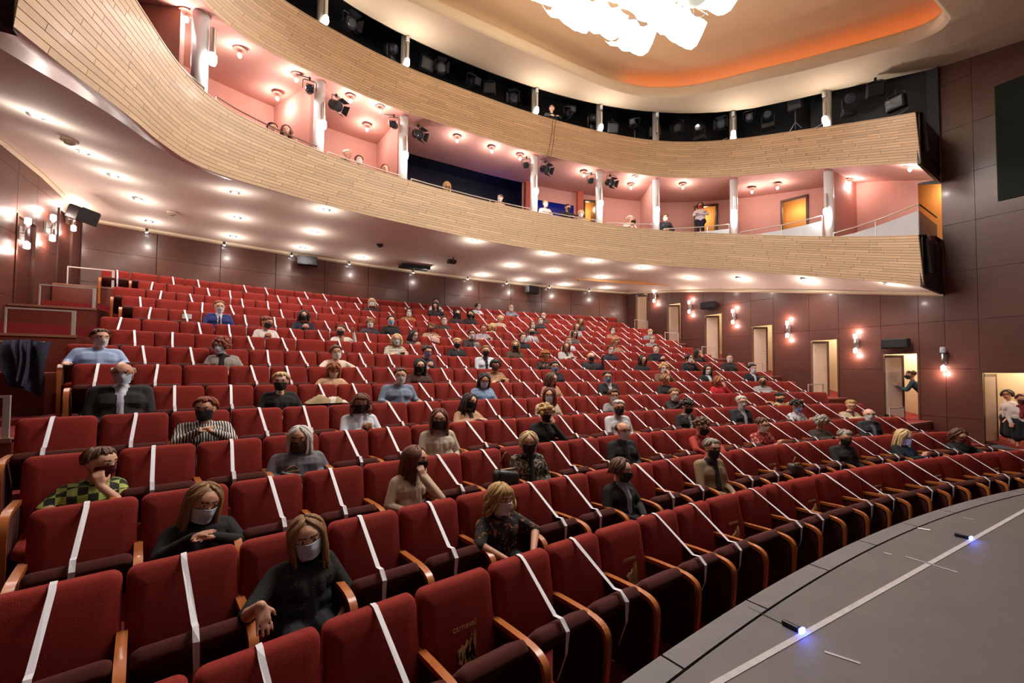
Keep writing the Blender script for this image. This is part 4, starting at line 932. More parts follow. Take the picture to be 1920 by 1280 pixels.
    for q in (-1, 1):
        caps += [(hp(q*.086, -.006, .012), hp(q*.087, -.012, -.022), .017, .012, 'skin'), (hp(q*.030, .0875, .011), hp(q*.038, .0850, .011), .0125, .0125, 'eyew'), (hp(q*.033, .0945, .011), hp(q*.0345, .0945, .010), .0088, .0088, 'eye'),
                 (hp(q*.017, .1005, .031), hp(q*.051, .086, .034), .0068, .0055, 'brow')]
    caps.append((hp(-.016, .080, -.066), hp(.016, .080, -.066), .0075, .0075, 'lip'))
    # arms
    pose = sp.get('pose', 'lap'); FL = 'skin' if sp.get('short') else T
    zl = pel.z+.09
    P = {'lap': [((.235, H.y+.03, zl+.04), (.075, pel.y+.22, zl)), ((-.235, H.y+.03, zl+.04), (-.06, pel.y+.24, zl+.02))],
         'rest': [((.262, .25, .705), (.272, .48, .715)), ((-.262, .25, .705), (-.272, .48, .715))],
         'cross': [((.225, H.y+.07, ch.z-.06), (-.075, H.y+.175, ch.z+.01)), ((-.225, H.y+.07, ch.z-.06), (.085, H.y+.20, ch.z-.03))],
         'chin': [((.225, H.y+.05, zl+.05), (.08, pel.y+.2, zl)), ((-.19, H.y+.22, ch.z-.08), (-.055, H.y+.135, H.z-.165))],
         'chinl': [((.19, H.y+.22, ch.z-.08), (.055, H.y+.135, H.z-.165)), ((-.225, H.y+.05, zl+.05), (-.08, pel.y+.2, zl))],
         'phone': [((.215, H.y+.08, ch.z-.12), (.06, H.y+.27, ch.z-.03)), ((-.215, H.y+.08, ch.z-.12), (-.055, H.y+.27, ch.z-.03))],
         'clasp': [((.21, H.y+.12, ch.z-.04), (.06, H.y+.225, ch.z+.09)), ((-.21, H.y+.12, ch.z-.04), (-.05, H.y+.225, ch.z+.07))],
         'lean': [((.26, H.y+.12, ch.z-.02), (.16, H.y+.30, ch.z-.10)), ((-.26, H.y+.12, ch.z-.02), (-.10, H.y+.32, ch.z-.10))],
         'reach': [((.30, H.y+.17, ch.z-.02), (.31, H.y+.40, ch.z+.125)), ((-.27, H.y+.06, ch.z-.17), (-.14, H.y+.26, ch.z-.20))],
         'hang': [((.205, H.y+.0, ch.z-.14), (.20, H.y+.08, pel.z-.02)), ((-.205, H.y, ch.z-.14), (-.19, H.y+.10, pel.z))],
         'raise': [((.235, H.y+.03, zl+.04), (.075, pel.y+.22, zl)), ((-.25, H.y+.10, ch.z-.05), (-.22, H.y+.16, H.z-.06))],
         'stretch': [((.28, H.y+.05, ch.z+.10), (.48, H.y+.10, ch.z+.13)), ((-.28, H.y+.05, ch.z+.10), (-.50, H.y+.08, ch.z+.15))]}[pose]
    for q, (el, wr) in zip((1, -1), P):
        el = Vector(el); wr = Vector(wr); el.x = el.x*1.12+sh.x; wr.x += sh.x*(1 if pose != 'rest' else .8); sj = sh+X*q*hw+Vector((0, 0, -.005))
        caps += [(sj, el, .062*b, .05*b, T), (el, wr, .049*b if FL == T else .04, .034 if FL == T else .027, FL), (wr-(wr-el).normalized()*.02, wr+(wr-el).normalized()*.012, .025, .023, 'skin')]
        d = (wr-el).normalized()
        if pose in ('chin', 'chinl') and wr.z > H.z-.2: hand_caps(caps, wr, (d*.3+Vector((0, -.1, .8))), (0, -1, .2), q, 1.1)
        elif pose in ('phone',): hand_caps(caps, wr, (d*.5+Vector((-q*.25, .3, .35))), (0, .2, -1) if False else (-q*.6, -.5, .3), q, .8)
        elif pose == 'reach' and q > 0: hand_caps(caps, wr, Vector((-.1, .42, -.8)), (0, -.6, -.3), q, .25)
        elif pose == 'stretch': hand_caps(caps, wr, d, (0, .1, -1), q, .4)
        else: hand_caps(caps, wr, (d+Vector((0, .25, -.15))), (0, -.2, -1), q, .45)
    # legs
    if stand:
        for q in (-1, 1):
            hpv = pel+Vector((q*.075, 0, -.05)); kn = Vector((q*.085+pel.x, pel.y+.02, pel.z*.53)); an = Vector((q*.09+pel.x, pel.y-.01, .07))
            if sp.get('skirt'): caps.append((hpv, kn-Vector((0, 0, .05)), .115, .12, 'bottom')); caps.append((kn, an, .05, .035, 'skin'))
            else: caps += [(hpv, kn, .088, .064, 'bottom'), (kn, an, .06, .045, 'bottom')]
            caps.append((an+Vector((0, -.02, -.03)), an+Vector((0, .13, -.04)), .038, .03, 'shoe'))
        if not sp.get('skirt'): caps.append((pel, wa, .11, .108, T))
    elif not sp.get('nolegs'):
        for q in (-1, 1):
            hpv = pel+Vector((q*.085, .0, -.01)); kn = Vector((q*.115+pel.x, .50 if sp.get('tuck') else .63, .49)); an = Vector((q*.12+pel.x, .36 if sp.get('tuck') else .60, .08))
            caps += [(hpv, kn, .088, .066, 'bottom'), (kn, an, .06, .042, 'bottom'), (an+Vector((0, -.02, -.035)), an+Vector((0, .11, -.045)), .036, .03, 'shoe')]
    return caps
LAB = ['skin', 'top', 'bottom', 'shoe', 'eyew', 'eye', 'brow', 'lip', 'shirt', 'tie', 'scarf']
def body_mesh(sp, voxel, ratio):
    caps = person_caps(sp); b = MB()
    n = 11 if voxel < .01 else 8
    for a, c, ra, rb, l in caps: capsule(b, a, c, max(ra, voxel*.75), max(rb, voxel*.75), n)
    me = b.mesh('raw', M_BLACK); fixnormals(me)
    o = bpy.data.objects.new('raw', me); WORK.collection.objects.link(o)
    m = o.modifiers.new('r', 'REMESH'); m.mode = 'VOXEL'; m.voxel_size = voxel; m.use_smooth_shade = True
    m = o.modifiers.new('s', 'SMOOTH'); m.iterations = 2; m.factor = .45
    if ratio < 1: m = o.modifiers.new('d', 'DECIMATE'); m.ratio = ratio
    WORK.view_layers[0].update(); dg = WORK.view_layers[0].depsgraph; out = bpy.data.meshes.new_from_object(o.evaluated_get(dg))
    bpy.data.objects.remove(o); bpy.data.meshes.remove(me)
    nf = len(out.polygons); cen = np.empty(nf*3); out.polygons.foreach_get('center', cen); cen = cen.reshape(-1, 3)
    best = np.full(nf, 1e9); idx = np.zeros(nf, int)
    for a, c, ra, rb, l in caps:
        a = np.array(a); d = np.array(c)-a; L2 = max(d @ d, 1e-9); t = np.clip(((cen-a) @ d)/L2, 0, 1)
        dist = np.linalg.norm(cen-(a+t[:, None]*d), axis=1)-(ra+(rb-ra)*t)
        if l in ('eye', 'eyew', 'brow', 'lip'): dist = dist-.0025
        if l in ('shirt', 'tie', 'scarf'): dist = dist-{'shirt': .016, 'tie': .02, 'scarf': .004}[l]
        w = dist < best; best[w] = dist[w]; idx[w] = LAB.index(l)
    used = sorted(set(idx.tolist())); remap = {u: k for k, u in enumerate(used)}
    out.materials.clear()
    for u in used: out.materials.append(sp['mats'][LAB[u]])
    out.polygons.foreach_set('material_index', [remap[x] for x in idx.tolist()]); out.polygons.foreach_set('use_smooth', [True]*nf); out.update()
    return out
def hair_mesh(sp, lod):
    st = sp['hair']; r = random.Random(hash(sp['label']) % 1000 if False else sum(map(ord, sp['label'])))
    b = MB(); M = headmat(sp); c = Vector((0, -.014, .016)); rx, ry, rz = .0985, .108, .104
    def sph(al, t, k=1.): return c+Vector((rx*math.sin(t)*math.sin(al), ry*math.sin(t)*math.cos(al), rz*math.cos(t)))*k
    def cap(tf, tb, k=1.02):
        nu, nv = (28, 9) if lod == 0 else (18, 6); rows = []
        for j in range(nv+1):
            row = []
            for i in range(nu+1):
                al = 2*PI*i/nu; f = (1+math.cos(al))/2; f = f**1.2; te = tb*(1-f)+tf*f
                row.append(sph(al, max(.02, te*j/nv), k+.012*math.sin(7*al+j)+(0 if j < nv else -.03)))
            rows.append(row)
        b.grid(rows)
    NL = {0: 1., 1: .6, 2: .35}[lod]; ns = 6 if lod == 0 else 4
    def lock(al0, al1, t1, L, rad, drift, wave=0., t0=.1):
        pts = []; rs = []; kk = 1.03+r.uniform(-.01, .05)
        for q in range(5):
            f = q/4; pts.append(sph(al0+(al1-al0)*f, t0+(t1-t0)*f, kk)); rs.append(rad*(.5+.6*f))
        if L > 0:
            e = pts[-1]; n = 5 if lod == 0 else 3; ph = r.uniform(0, 6)
            for q in range(1, n+1):
                f = q/n; w = wave*math.sin(ph+f*7)
                pts.append(e+Vector((drift[0]*f+w, drift[1]*f+wave*math.cos(ph+f*6), -L*f))); rs.append(rad*(1.1-.8*f))
        else: rs[-1] = rad*.5
        b.tube(pts, rs, ns)
    if st in ('long', 'bob', 'curly', 'wavy'):
        cap(.95, 1.78)
        L = {'long': sp.get('hl', .30)*1.2, 'bob': .055, 'curly': .05, 'wavy': .16}[st]; wv = {'long': .006, 'bob': .004, 'curly': .02, 'wavy': .03}[st]
        for q in range(int(64*NL)):
            sd = r.choice((-1, 1)); al1 = sd*r.uniform(.95, PI); t1 = 1.55+r.uniform(-.15, .25)
            fr = max(0., 1.5-abs(al1))
            lock(sd*r.uniform(.1, .5) if fr else al1*.9, al1, t1, L*r.uniform(.7, 1.08), .017 if lod == 0 else .024, (sd*r.uniform(-.015, .022), r.uniform(-.01, .045)*(1 if fr else -.4), 0), wv, r.uniform(.05, .3))
        if sp.get('fringe'):
            for q in range(int(16*NL)+3): a = r.uniform(-.75, .75); lock(a*.6, a, 1.24+r.uniform(-.05, .08), 0, .016 if lod == 0 else .024, (0, 0, 0))
    if st == 'curly' or st == 'afro':
        if st == 'afro': cap(.98, 1.75)
        for q in range(int(95*NL)):
            al = r.uniform(-PI, PI); tm = 1.0 if abs(al) < .8 else 1.75; p = sph(al, math.acos(r.uniform(math.cos(tm), 1)), 1.06+r.uniform(0, .12)); s_ = r.uniform(.016, .028)*(1 if lod == 0 else 1.4)
            b.lathe([(s_*.25, -s_), (s_*.9, -s_*.5), (s_, 0), (s_*.85, s_*.55), (s_*.25, s_)], 7 if lod == 0 else 5, 0, p)
    if st in ('short', 'crop', 'bun', 'pony'):
        cap(1.0 if st != 'bun' else .92, 1.78)
        for q in range(int(60*NL)):
            al = r.uniform(-PI, PI); tm = 1.02 if abs(al) < .9 else (1.55 if abs(al) < 1.4 else 1.88) if not (st == 'crop' and abs(al) < 1.4) else 1.3; lock(al+r.uniform(-.3, .3), al, tm*r.uniform(.75, 1.), 0, (.013 if st == 'crop' else .019)*(1 if lod == 0 else 1.3), (0, 0, 0), 0, tm*.25)
        if st == 'bun':
            p = Vector((0, -.075, .10)); s_ = .045; b.lathe([(s_*.2, -s_), (s_*.8, -s_*.6), (s_, 0), (s_*.8, s_*.6), (s_*.2, s_)], 10, 0, p)
        if st == 'pony':
            for q in range(int(14*NL)+3): a = r.uniform(-.02, .02); b.tube([Vector((a, -.11, .03)), Vector((a*2, -.15, -.03)), Vector((a*2.4, -.145, -.14)), Vector((a*2, -.13, -.22))], [.014, .02, .016, .004], ns)
    if st == 'bald':
        for q in range(int(46*NL)+6):
            sd = r.choice((-1, 1)); al = sd*r.uniform(1.45, PI); lock(al, al+r.uniform(-.1, .1), 1.8, 0, .009 if lod == 0 else .012, (0, 0, 0), 0, 1.3)
    b.v = [tuple(M @ Vector(p)) for p in b.v]
    return b.mesh('hair', mat('hair_'+sp['hc'], HAIRC[sp['hc']], .55, var=.3, vscale=90, stretch=(1, 1, .15)), True)
def mask_mesh(sp):
    M = headmat(sp); b = MB(); nu, nv = 12, 8; rows = []; low = sp.get('chinmask', 0)
    for j in range(nv+1):
        v = j/nv; row = []
        for i in range(nu+1):
            u = (i/nu-.5)*2; an = u*1.22
            wd = .084-.014*v; fw = .097+.036*math.exp(-(u/.30)**2)*math.exp(-((v-.28)/.42)**2)-.012*v
            pl = .0025*math.cos(v*PI*6)*(1-abs(u))
            row.append(M @ Vector((wd*math.sin(an)*1.02, .006+fw*math.cos(an)+pl+.006, .002-.122*v-.016*abs(u)*(1-1.6*v)-low)))
        rows.append(row)
    inner = [[p+(M.to_3x3() @ Vector((0, -.006, 0))) for p in r_] for r_ in rows]
    b.grid(rows); b.grid([r_[::-1] for r_ in inner]); b.ribbon(rows[0], inner[0]); b.ribbon(inner[-1], rows[-1])
    b.ribbon([r_[0] for r_ in inner], [r_[0] for r_ in rows]); b.ribbon([r_[-1] for r_ in rows], [r_[-1] for r_ in inner])
    m = b.mesh('mask', mat('mask_'+sp['mask'], MASKC[sp['mask']], .75), True)
    e = MB()
    for q in (-1, 1):
        for z in (-.004, -.085): e.tube([M @ Vector((q*.075, .04, z-low)), M @ Vector((q*.088, .012, z*.5-low*.5)), M @ Vector((q*.092, -.014, -.004))], .0022, 4)
    return m, e.mesh('ear_loops', mat('mask_loop', (214, 214, 216), .7) if sp['mask'] in ('surg', 'white', 'blue') else MATS['mask_'+sp['mask']])
def glasses_mesh(sp):
    M = headmat(sp); b = MB()
    for q in (-1, 1):
        b.tube([M @ Vector((q*.034+.024*math.cos(k*PI/5), .106-.004*abs(math.cos(k*PI/5)), .004+.018*math.sin(k*PI/5))) for k in range(11)], .0024, 4)
        b.tube([M @ Vector((q*.058, .102, .006)), M @ Vector((q*.086, .05, .008)), M @ Vector((q*.09, -.01, .006))], .0022, 4)
    b.tube([M @ Vector((-.01, .11, .008)), M @ Vector((.01, .11, .008))], .0024, 4)
    return b.mesh('glasses', mat('glasses_frame', (60, 46, 40), .3))
NPEOPLE = [0]
def person(sp, loc, rz, lod):
    n = NPEOPLE[0]; NPEOPLE[0] += 1
    if 'mats' not in sp:
        sk = SKIN[n % 3]
        sp['mats'] = dict(skin=sk, top=cloth(sp.get('top', (60, 60, 64))), bottom=cloth(sp.get('bottom', (36, 36, 42))), shoe=M_SHOE, eyew=M_EYEW, eye=M_EYE, brow=M_BROW, lip=M_LIP, shirt=cloth(sp.get('shirt') or (214, 212, 216)), tie=cloth(sp.get('tie') or (110, 24, 30)), scarf=cloth(sp.get('scarf') or (60, 50, 48)))
    vox, ratio = ((.0085, 1), (.0145, 1), (.0205, 1))[lod]
    t = thing('person', sp['label'], 'person', loc, rz, sp.get('group', 'audience members'))
    link('body', body_mesh(sp, vox, ratio), t)
    if sp.get('hair', 'none') != 'none': link('hair', hair_mesh(sp, lod), t)
    if sp.get('mask', 'none') != 'none':
        m, e = mask_mesh(sp); k = link('face_mask', m, t); 
        if lod < 2: link('ear_loops', e, k)
    if sp.get('glasses'): link('glasses', glasses_mesh(sp), t)
    return t
# ------------------------------------------------------------------ the audience, row by row: row, seat position, head height, view angle from the camera (+ = turned right)
AUD = [
 (2,-1.37,1.03,8,'woman in sparkling black top with long straight hair, hand on the seat ahead',dict(top='sequin_black',hair='long',hc='lbrown',mask='surg',pose='reach',lean=8,hl=.24,short=1,turn=12)),
 (2,1.47,1.01,42,'woman with loose blond curls and dark floral dress, looking right',dict(top='floral_dark',hair='wavy',hc='blond',mask='white',pose='lean',fringe=1,short=1)),
 (2,4.48,1.04,62,'woman with dark bob and black suit seen from the side',dict(top=(30,29,30),hair='bob',hc='brown',mask='black',pose='lap',shirt=(150,156,170))),
 (2,7.58,1.13,35,'grey-haired man in beige tweed jacket with dark scarf',dict(top=(150,124,96),hair='crop',hc='grey',mask='black',pose='lap',male=1,scarf=(46,38,34))),
 (2,13.57,1.07,25,'stocky man in black with cropped grey hair in the second row',dict(top=(36,34,33),hair='crop',hc='grey',mask='black',pose='lap',male=1,tilt=20)),
 (2,16.46,1.01,45,'woman with long blond hair, face lit blue by her phone',dict(top=(34,38,34),hair='long',hc='lblond',mask='surg',pose='phone',tilt=18,phone=1)),
 (2,19.42,.97,40,'dark-haired person in black bending down near the right doorway',dict(top=(30,30,28),hair='wavy',hc='brown',mask='none',pose='lean',tilt=30)),
 (3,.66,.95,18,'laughing woman with very long light brown hair and black top',dict(top=(26,24,26),hair='long',hc='lbrown',mask='surg',chinmask=.012,pose='clasp',tilt=14,lean=-8,hl=.36)),
 (3,3.8,1.04,70,'woman in beige jumper with long auburn hair, turned right, hand at cheek',dict(top=(196,168,144),hair='long',hc='auburn',mask='black',pose='chin',hl=.24)),
 (3,6.41,1.07,5,'blond woman in black mask, leaf-print jacket and pearl necklace',dict(top='leaf_jacket',hair='bob',hc='lblond',mask='black',pose='lap',scarf=(30,34,32),necklace=1)),
 (3,9.42,1.1,30,'balding man in dark suit with lowered pale mask',dict(top=(40,40,42),hair='bald',hc='dark',mask='white',pose='lap',male=1,shirt=(70,74,82))),
 (3,12.47,1.06,55,'woman in red jumper and dark vest with pinned curly hair',dict(top=(160,52,42),hair='afro',hc='brown',mask='black',pose='lean',tilt=16)),
 (3,15.3,1.02,45,'short-haired person in red and white print shirt',dict(top='red_print',hair='crop',hc='brown',mask='white',pose='phone',male=1,tilt=16)),
 (3,18.51,.98,20,'woman with grey curls and dark coat bending over her lap',dict(top=(62,48,42),hair='afro',hc='grey',mask='none',pose='cross',tilt=26)),
 (3,21.12,1.1,15,'bald man with pale lit face and dark suit',dict(top=(48,50,54),hair='bald',hc='grey',mask='white',pose='lap',male=1,shirt=(120,126,140))),
 (4,.86,.93,42,'boy in yellow-green checked shirt, chin resting on his hand',dict(top='plaid_shirt',hair='crop',hc='brown',mask='dred',pose='chin',male=1,short=1,build=.9)),
 (4,3.53,.98,-10,'older woman with long white hair, dark mask and grey jumper',dict(top=(112,108,116),hair='long',hc='white',mask='brownp',pose='lap',build=1.12,hl=.2)),
 (4,6.47,1.08,0,'woman with very long red-brown hair, black mask and cream cardigan',dict(top=(196,180,160),hair='long',hc='auburn',mask='black',pose='lap',hl=.36)),
 (4,9.68,1.07,30,'woman with short blond curls, all in black, hand raised to her shoulder',dict(top=(36,36,34),hair='afro',hc='blond',mask='black',pose='chin')),
 (4,12.45,1.1,15,'grey-haired man in white shirt with dark mask',dict(top=(214,210,212),hair='crop',hc='white',mask='black',pose='lap',male=1)),
 (4,15.57,1.06,50,'woman with dark curls, black jacket and checked white scarf',dict(top=(36,34,36),hair='afro',hc='dark',mask='black',pose='lap',scarf='check_scarf',tilt=20)),
 (4,18.33,1.11,28,'white-haired man with glasses and dark suit',dict(top=(46,46,50),hair='crop',hc='white',mask='white',pose='lap',male=1,shirt=(190,190,198),glasses=1)),
 (4,21.26,.99,50,'person with dark curls, light blue mask and flowered blouse',dict(top='light_floral',hair='afro',hc='dark',mask='blue',pose='phone',tilt=14)),
 (4,24.59,.97,10,'blond woman in pale shawl at the right end of her row',dict(top=(200,182,150),hair='short',hc='blond',mask='none',pose='cross',scarf=(96,50,42),tilt=16)),
 (5,2.52,1.03,-18,'woman with short red hair, black mask and black-white striped blouse',dict(top='striped_blouse',hair='short',hc='red',mask='black',pose='clasp',build=1.1,glasses=1,fringe=1)),
 (5,5.6,1.02,0,'woman in white turtleneck with reddish hair and black mask',dict(top=(220,222,232),hair='wavy',hc='auburn',mask='black',pose='phone',scarf=(214,218,232),fringe=1,phone=1)),
 (5,8.7,.98,40,'dark-haired woman in tan blazer leaning to the right',dict(top=(190,144,116),hair='long',hc='dark',mask='black',pose='cross',lean=-14,hl=.2,shirt=(60,48,42))),
 (5,11.59,1.04,0,'red-haired woman with surgical mask and cream jumper',dict(top=(200,180,160),hair='long',hc='auburn',mask='surg',pose='lap',hl=.18)),
 (5,14.36,1.0,15,'girl in grey jumper with hair tied back',dict(top=(150,144,146),hair='pony',hc='brown',mask='white',pose='lap',build=.9)),
 (5,17.32,1.0,15,'girl with fair hair, white mask and dark jacket in the fifth row',dict(top=(46,40,38),hair='pony',hc='lbrown',mask='white',pose='clasp',build=.92)),
 (5,23.47,.88,30,'person in beige jacket leaning back with both arms stretched over the seats',dict(top=(206,172,128),hair='crop',hc='dark',mask='black',pose='stretch',male=1,tilt=30)),
 (6,-1.43,1.15,-5,'bald man with glasses, surgical mask, dark blazer and light shirt',dict(top=(44,42,44),hair='bald',hc='white',mask='surg',pose='lap',male=1,shirt=(206,206,222),glasses=1,build=1.15)),
 (6,1.51,1.04,-5,'woman with short blond hair, black mask and black top',dict(top=(34,32,32),hair='short',hc='lblond',mask='black',pose='lap',vneck=1)),
 (6,4.7,1.12,5,'man in blue-grey shirt with white mask and short hair',dict(top=(126,138,160),hair='crop',hc='brown',mask='white',pose='rest',male=1,build=1.1)),
 (6,7.6,1.04,15,'woman with long dark hair bending forward in a light denim shirt',dict(top=(136,158,190),hair='long',hc='dark',mask='surg',pose='lap',tilt=24,hl=.22)),
 (6,10.42,1.06,60,'woman with long brown hair and pink top, seen in profile',dict(top=(184,130,110),hair='long',hc='brown',mask='none',pose='lap',hl=.2)),
 (6,13.13,1.1,10,'young man in white shirt and black waistcoat with blue mask',dict(top=(46,40,42),hair='crop',hc='dark',mask='blue',pose='lap',male=1,shirt=(222,222,226))),
 (6,16.33,1.04,40,'woman with shoulder-length fair hair and black jumper in the sixth row',dict(top=(38,34,32),hair='bob',hc='lbrown',mask='none',pose='lap')),
 (6,19.52,1.01,60,'blond woman in bright red jacket',dict(top=(190,34,38),hair='wavy',hc='ginger',mask='none',pose='chin')),
 (6,22.29,1.01,-5,'bearded man in pale grey jumper near the right end of the sixth row',dict(top=(156,150,150),hair='crop',hc='dark',mask='brownp',pose='cross',male=1)),
 (7,3.67,.94,10,'girl with long light brown hair hanging over her lowered face',dict(top=(206,160,130),hair='long',hc='ginger',mask='white',pose='lap',tilt=34,short=1,fringe=1)),
 (7,6.5,1.02,5,'woman with long black hair, black mask and brown top',dict(top=(74,44,36),hair='long',hc='black',mask='black',pose='lap',hl=.25)),
 (7,9.55,1.06,0,'woman with dark fringe and tan jumper, patterned mask',dict(top=(160,120,92),hair='bob',hc='black',mask='brownp',pose='cross',fringe=1)),
 (7,12.38,1.05,10,'woman with dark hair, blue mask and black jumper, arm stretched right',dict(top=(36,34,38),hair='short',hc='black',mask='blue',pose='lap')),
 (7,18.61,1.05,15,'woman with fair curls and brown coat in the seventh row',dict(top=(112,78,62),hair='curly',hc='blond',mask='white',pose='chin')),
 (7,21.41,1.03,20,'woman with long black hair and dark jacket over a white collar',dict(top=(34,32,36),hair='long',hc='black',mask='white',pose='lap',shirt=(210,210,214),hl=.16)),
 (7,24.42,1.08,35,'man with dark hair and black jacket at the right of the seventh row',dict(top=(34,32,34),hair='short',hc='black',mask='white',pose='lap',male=1,shirt=(200,200,206))),
 (8,-1.34,1.07,20,'man in pale blue shirt with patterned white mask beside the left aisle',dict(top=(166,186,226),hair='crop',hc='brown',mask='white',pose='rest',male=1,build=1.1)),
 (8,1.2,1.02,-30,'woman with red curly hair, surgical mask, grey jumper and dark scarf',dict(top=(160,150,146),hair='curly',hc='red',mask='surg',pose='lap',scarf=(40,30,30),glasses=1)),
 (8,4.49,.98,10,'woman with hair pinned up and pale top in the eighth row',dict(top=(222,200,184),hair='bun',hc='brown',mask='white',pose='lean',lean=8)),
 (8,7.9,1.06,30,'person with dark pinned hair and lilac mask holding a phone',dict(top=(52,42,48),hair='bun',hc='dark',mask='blue',pose='phone',tilt=18,phone=1)),
 (8,10.53,1.12,0,'man with black mask, white shirt and dark waistcoat',dict(top=(214,216,226),hair='crop',hc='lbrown',mask='black',pose='hang',male=1,shirt=(40,38,48))),
 (8,13.6,1.04,40,'woman with ginger curls and patterned brown top in profile',dict(top='floral_dark',hair='curly',hc='ginger',mask='none',pose='lap')),
 (8,16.2,1.06,20,'balding older man in black jacket with a raised hand',dict(top=(44,42,44),hair='bald',hc='grey',mask='black',pose='raise',male=1,build=1.1)),
 (8,19.46,1.01,30,'person with dark hair in black, eighth row right of the middle',dict(top=(34,30,32),hair='wavy',hc='dark',mask='none',pose='lap')),
 (8,22.6,1.09,45,'woman with dark bob and black coat turned right in the eighth row',dict(top=(36,34,36),hair='bob',hc='dark',mask='white',pose='chin')),
 (8,25.43,1.12,0,'man with short dark hair and dark shirt at the far right of the eighth row',dict(top=(48,40,42),hair='crop',hc='black',mask='white',pose='lap',male=1)),
 (9,7.7,1.06,0,'fair-haired woman with surgical mask and striped jumper',dict(top='stripe_sweater',hair='wavy',hc='lblond',mask='surg',pose='cross')),
 (9,10.43,1.04,10,'woman with pale blond crop, black mask and black top with necklace',dict(top=(34,32,34),hair='short',hc='lblond',mask='black',pose='lap',vneck=1)),
 (9,13.52,1.05,0,'woman with long brown hair, dark mask and olive top',dict(top=(80,62,48),hair='long',hc='lbrown',mask='black',pose='lap',hl=.22)),
 (9,16.52,1.08,10,'woman with long brown hair and light grey cardigan',dict(top=(172,168,166),hair='long',hc='auburn',mask='none',pose='cross',hl=.2,shirt=(80,36,38))),
 (9,19.38,1.04,20,'person in dark blue top in the ninth row right of the middle',dict(top=(46,40,56),hair='short',hc='dark',mask='white',pose='lap')),
 (9,22.44,1.1,0,'dark-haired man in black with white mask, ninth row near the right',dict(top=(34,34,36),hair='crop',hc='black',mask='white',pose='phone',male=1)),
 (9,25.6,1.02,50,'woman with long dark hair turned right at the end of the ninth row',dict(top=(52,36,32),hair='long',hc='dark',mask='none',pose='chin',hl=.15)),
 (10,4.6,1.05,45,'person with short ginger hair and white top bending right over a tablet',dict(top=(220,206,202),hair='short',hc='red',mask='black',pose='phone',lean=-14,tilt=18,phone=1)),
 (10,7.3,.99,-15,'person with brown hair, dark mask and white shirt lifting one hand',dict(top=(224,218,210),hair='crop',hc='brown',mask='black',pose='raise',shirt=(150,96,70))),
 (10,10.52,.98,40,'girl with long dark hair looking down at her phone',dict(top=(70,50,46),hair='long',hc='dark',mask='white',pose='phone',tilt=20,hl=.16,phone=1)),
 (10,13.52,1.09,0,'woman with dark hair holding up a black tablet',dict(top=(60,44,42),hair='short',hc='dark',mask='white',pose='phone',tablet=1)),
 (10,16.55,1.08,15,'woman with tied dark hair and black top in the tenth row',dict(top=(30,28,30),hair='bun',hc='dark',mask='white',pose='lap')),
 (10,19.5,1.05,10,'person with white mask and patterned top in the tenth row',dict(top='light_floral',hair='short',hc='brown',mask='white',pose='lap')),
 (10,22.7,1.05,25,'woman with fair curly hair and beige coat in the tenth row',dict(top=(168,130,110),hair='curly',hc='lbrown',mask='none',pose='lean')),
 (11,1.54,1.09,8,'man in blue suit and white mask sitting alone on the left',dict(top=(42,52,110),hair='crop',hc='lbrown',mask='white',pose='lap',male=1,shirt=(206,206,220),tie=(40,36,60))),
 (11,4.56,1.04,5,'woman with black curly hair, black mask and navy top',dict(top=(36,38,54),hair='wavy',hc='black',mask='black',pose='phone')),
 (11,7.45,1.0,0,'fair-haired woman with fringe, white mask and dark jacket',dict(top=(64,52,56),hair='bob',hc='lbrown',mask='white',pose='lap',fringe=1)),
 (11,8.45,1.1,5,'dark-haired person in black with pale blue mask in the eleventh row',dict(top=(30,28,30),hair='short',hc='black',mask='blue',pose='lap')),
 (11,10.56,.97,0,'person with brown hair, dark mask and beige top in the eleventh row',dict(top=(170,136,116),hair='bob',hc='brown',mask='dred',pose='cross',fringe=1)),
 (11,13.57,1.04,0,'woman with short red hair and lilac-grey jumper in the eleventh row',dict(top=(156,140,150),hair='short',hc='auburn',mask='none',pose='cross')),
 (11,16.69,1.05,0,'bearded man in light grey suit with red tie',dict(top=(160,160,170),hair='crop',hc='black',mask='black',pose='lap',male=1,shirt=(220,214,216),tie=(160,36,40))),
 (11,19.64,1.03,25,'woman with long dark hair and grey top in the eleventh row',dict(top=(96,84,84),hair='long',hc='dark',mask='none',pose='lap',hl=.15)),
 (11,25.58,.98,0,'person in grey with white mask at the right of the eleventh row',dict(top=(140,130,130),hair='short',hc='grey',mask='white',pose='cross')),
 (12,13.53,1.02,5,'person with dark hair and white mask in the twelfth row',dict(top=(60,44,42),hair='short',hc='dark',mask='white',pose='lap')),
 (12,16.6,.91,25,'person with a pale hood over dark hair bending forward',dict(top=(190,176,160),hair='wavy',hc='lblond',mask='none',pose='lap',tilt=26)),
 (12,19.38,1.08,5,'woman with long auburn hair and white mask in the twelfth row',dict(top=(64,36,34),hair='long',hc='auburn',mask='white',pose='lap',hl=.2)),
 (12,22.7,1.1,10,'person with brown hair and pale top in the twelfth row',dict(top=(170,160,160),hair='wavy',hc='brown',mask='none',pose='lap')),
 (12,25.51,1.03,15,'woman with dark hair and tan jacket in the twelfth row',dict(top=(150,104,78),hair='bob',hc='black',mask='white',pose='cross')),
 (12,28.6,1.05,0,'grey-haired man with white mask at the right end of the twelfth row',dict(top=(130,126,134),hair='bald',hc='grey',mask='white',pose='lap',male=1)),
 (13,12.58,1.0,0,'woman with dark hair, white mask and ochre coat',dict(top=(150,100,60),hair='bob',hc='dark',mask='white',pose='lap')),
 (13,15.6,1.1,20,'person with long dark hair in black in the thirteenth row',dict(top=(48,34,32),hair='long',hc='black',mask='black',pose='lap',hl=.18)),
 (13,16.5,1.1,-20,'dark-haired neighbour in black sitting close to a friend',dict(top=(36,30,32),hair='wavy',hc='black',mask='black',pose='lap')),
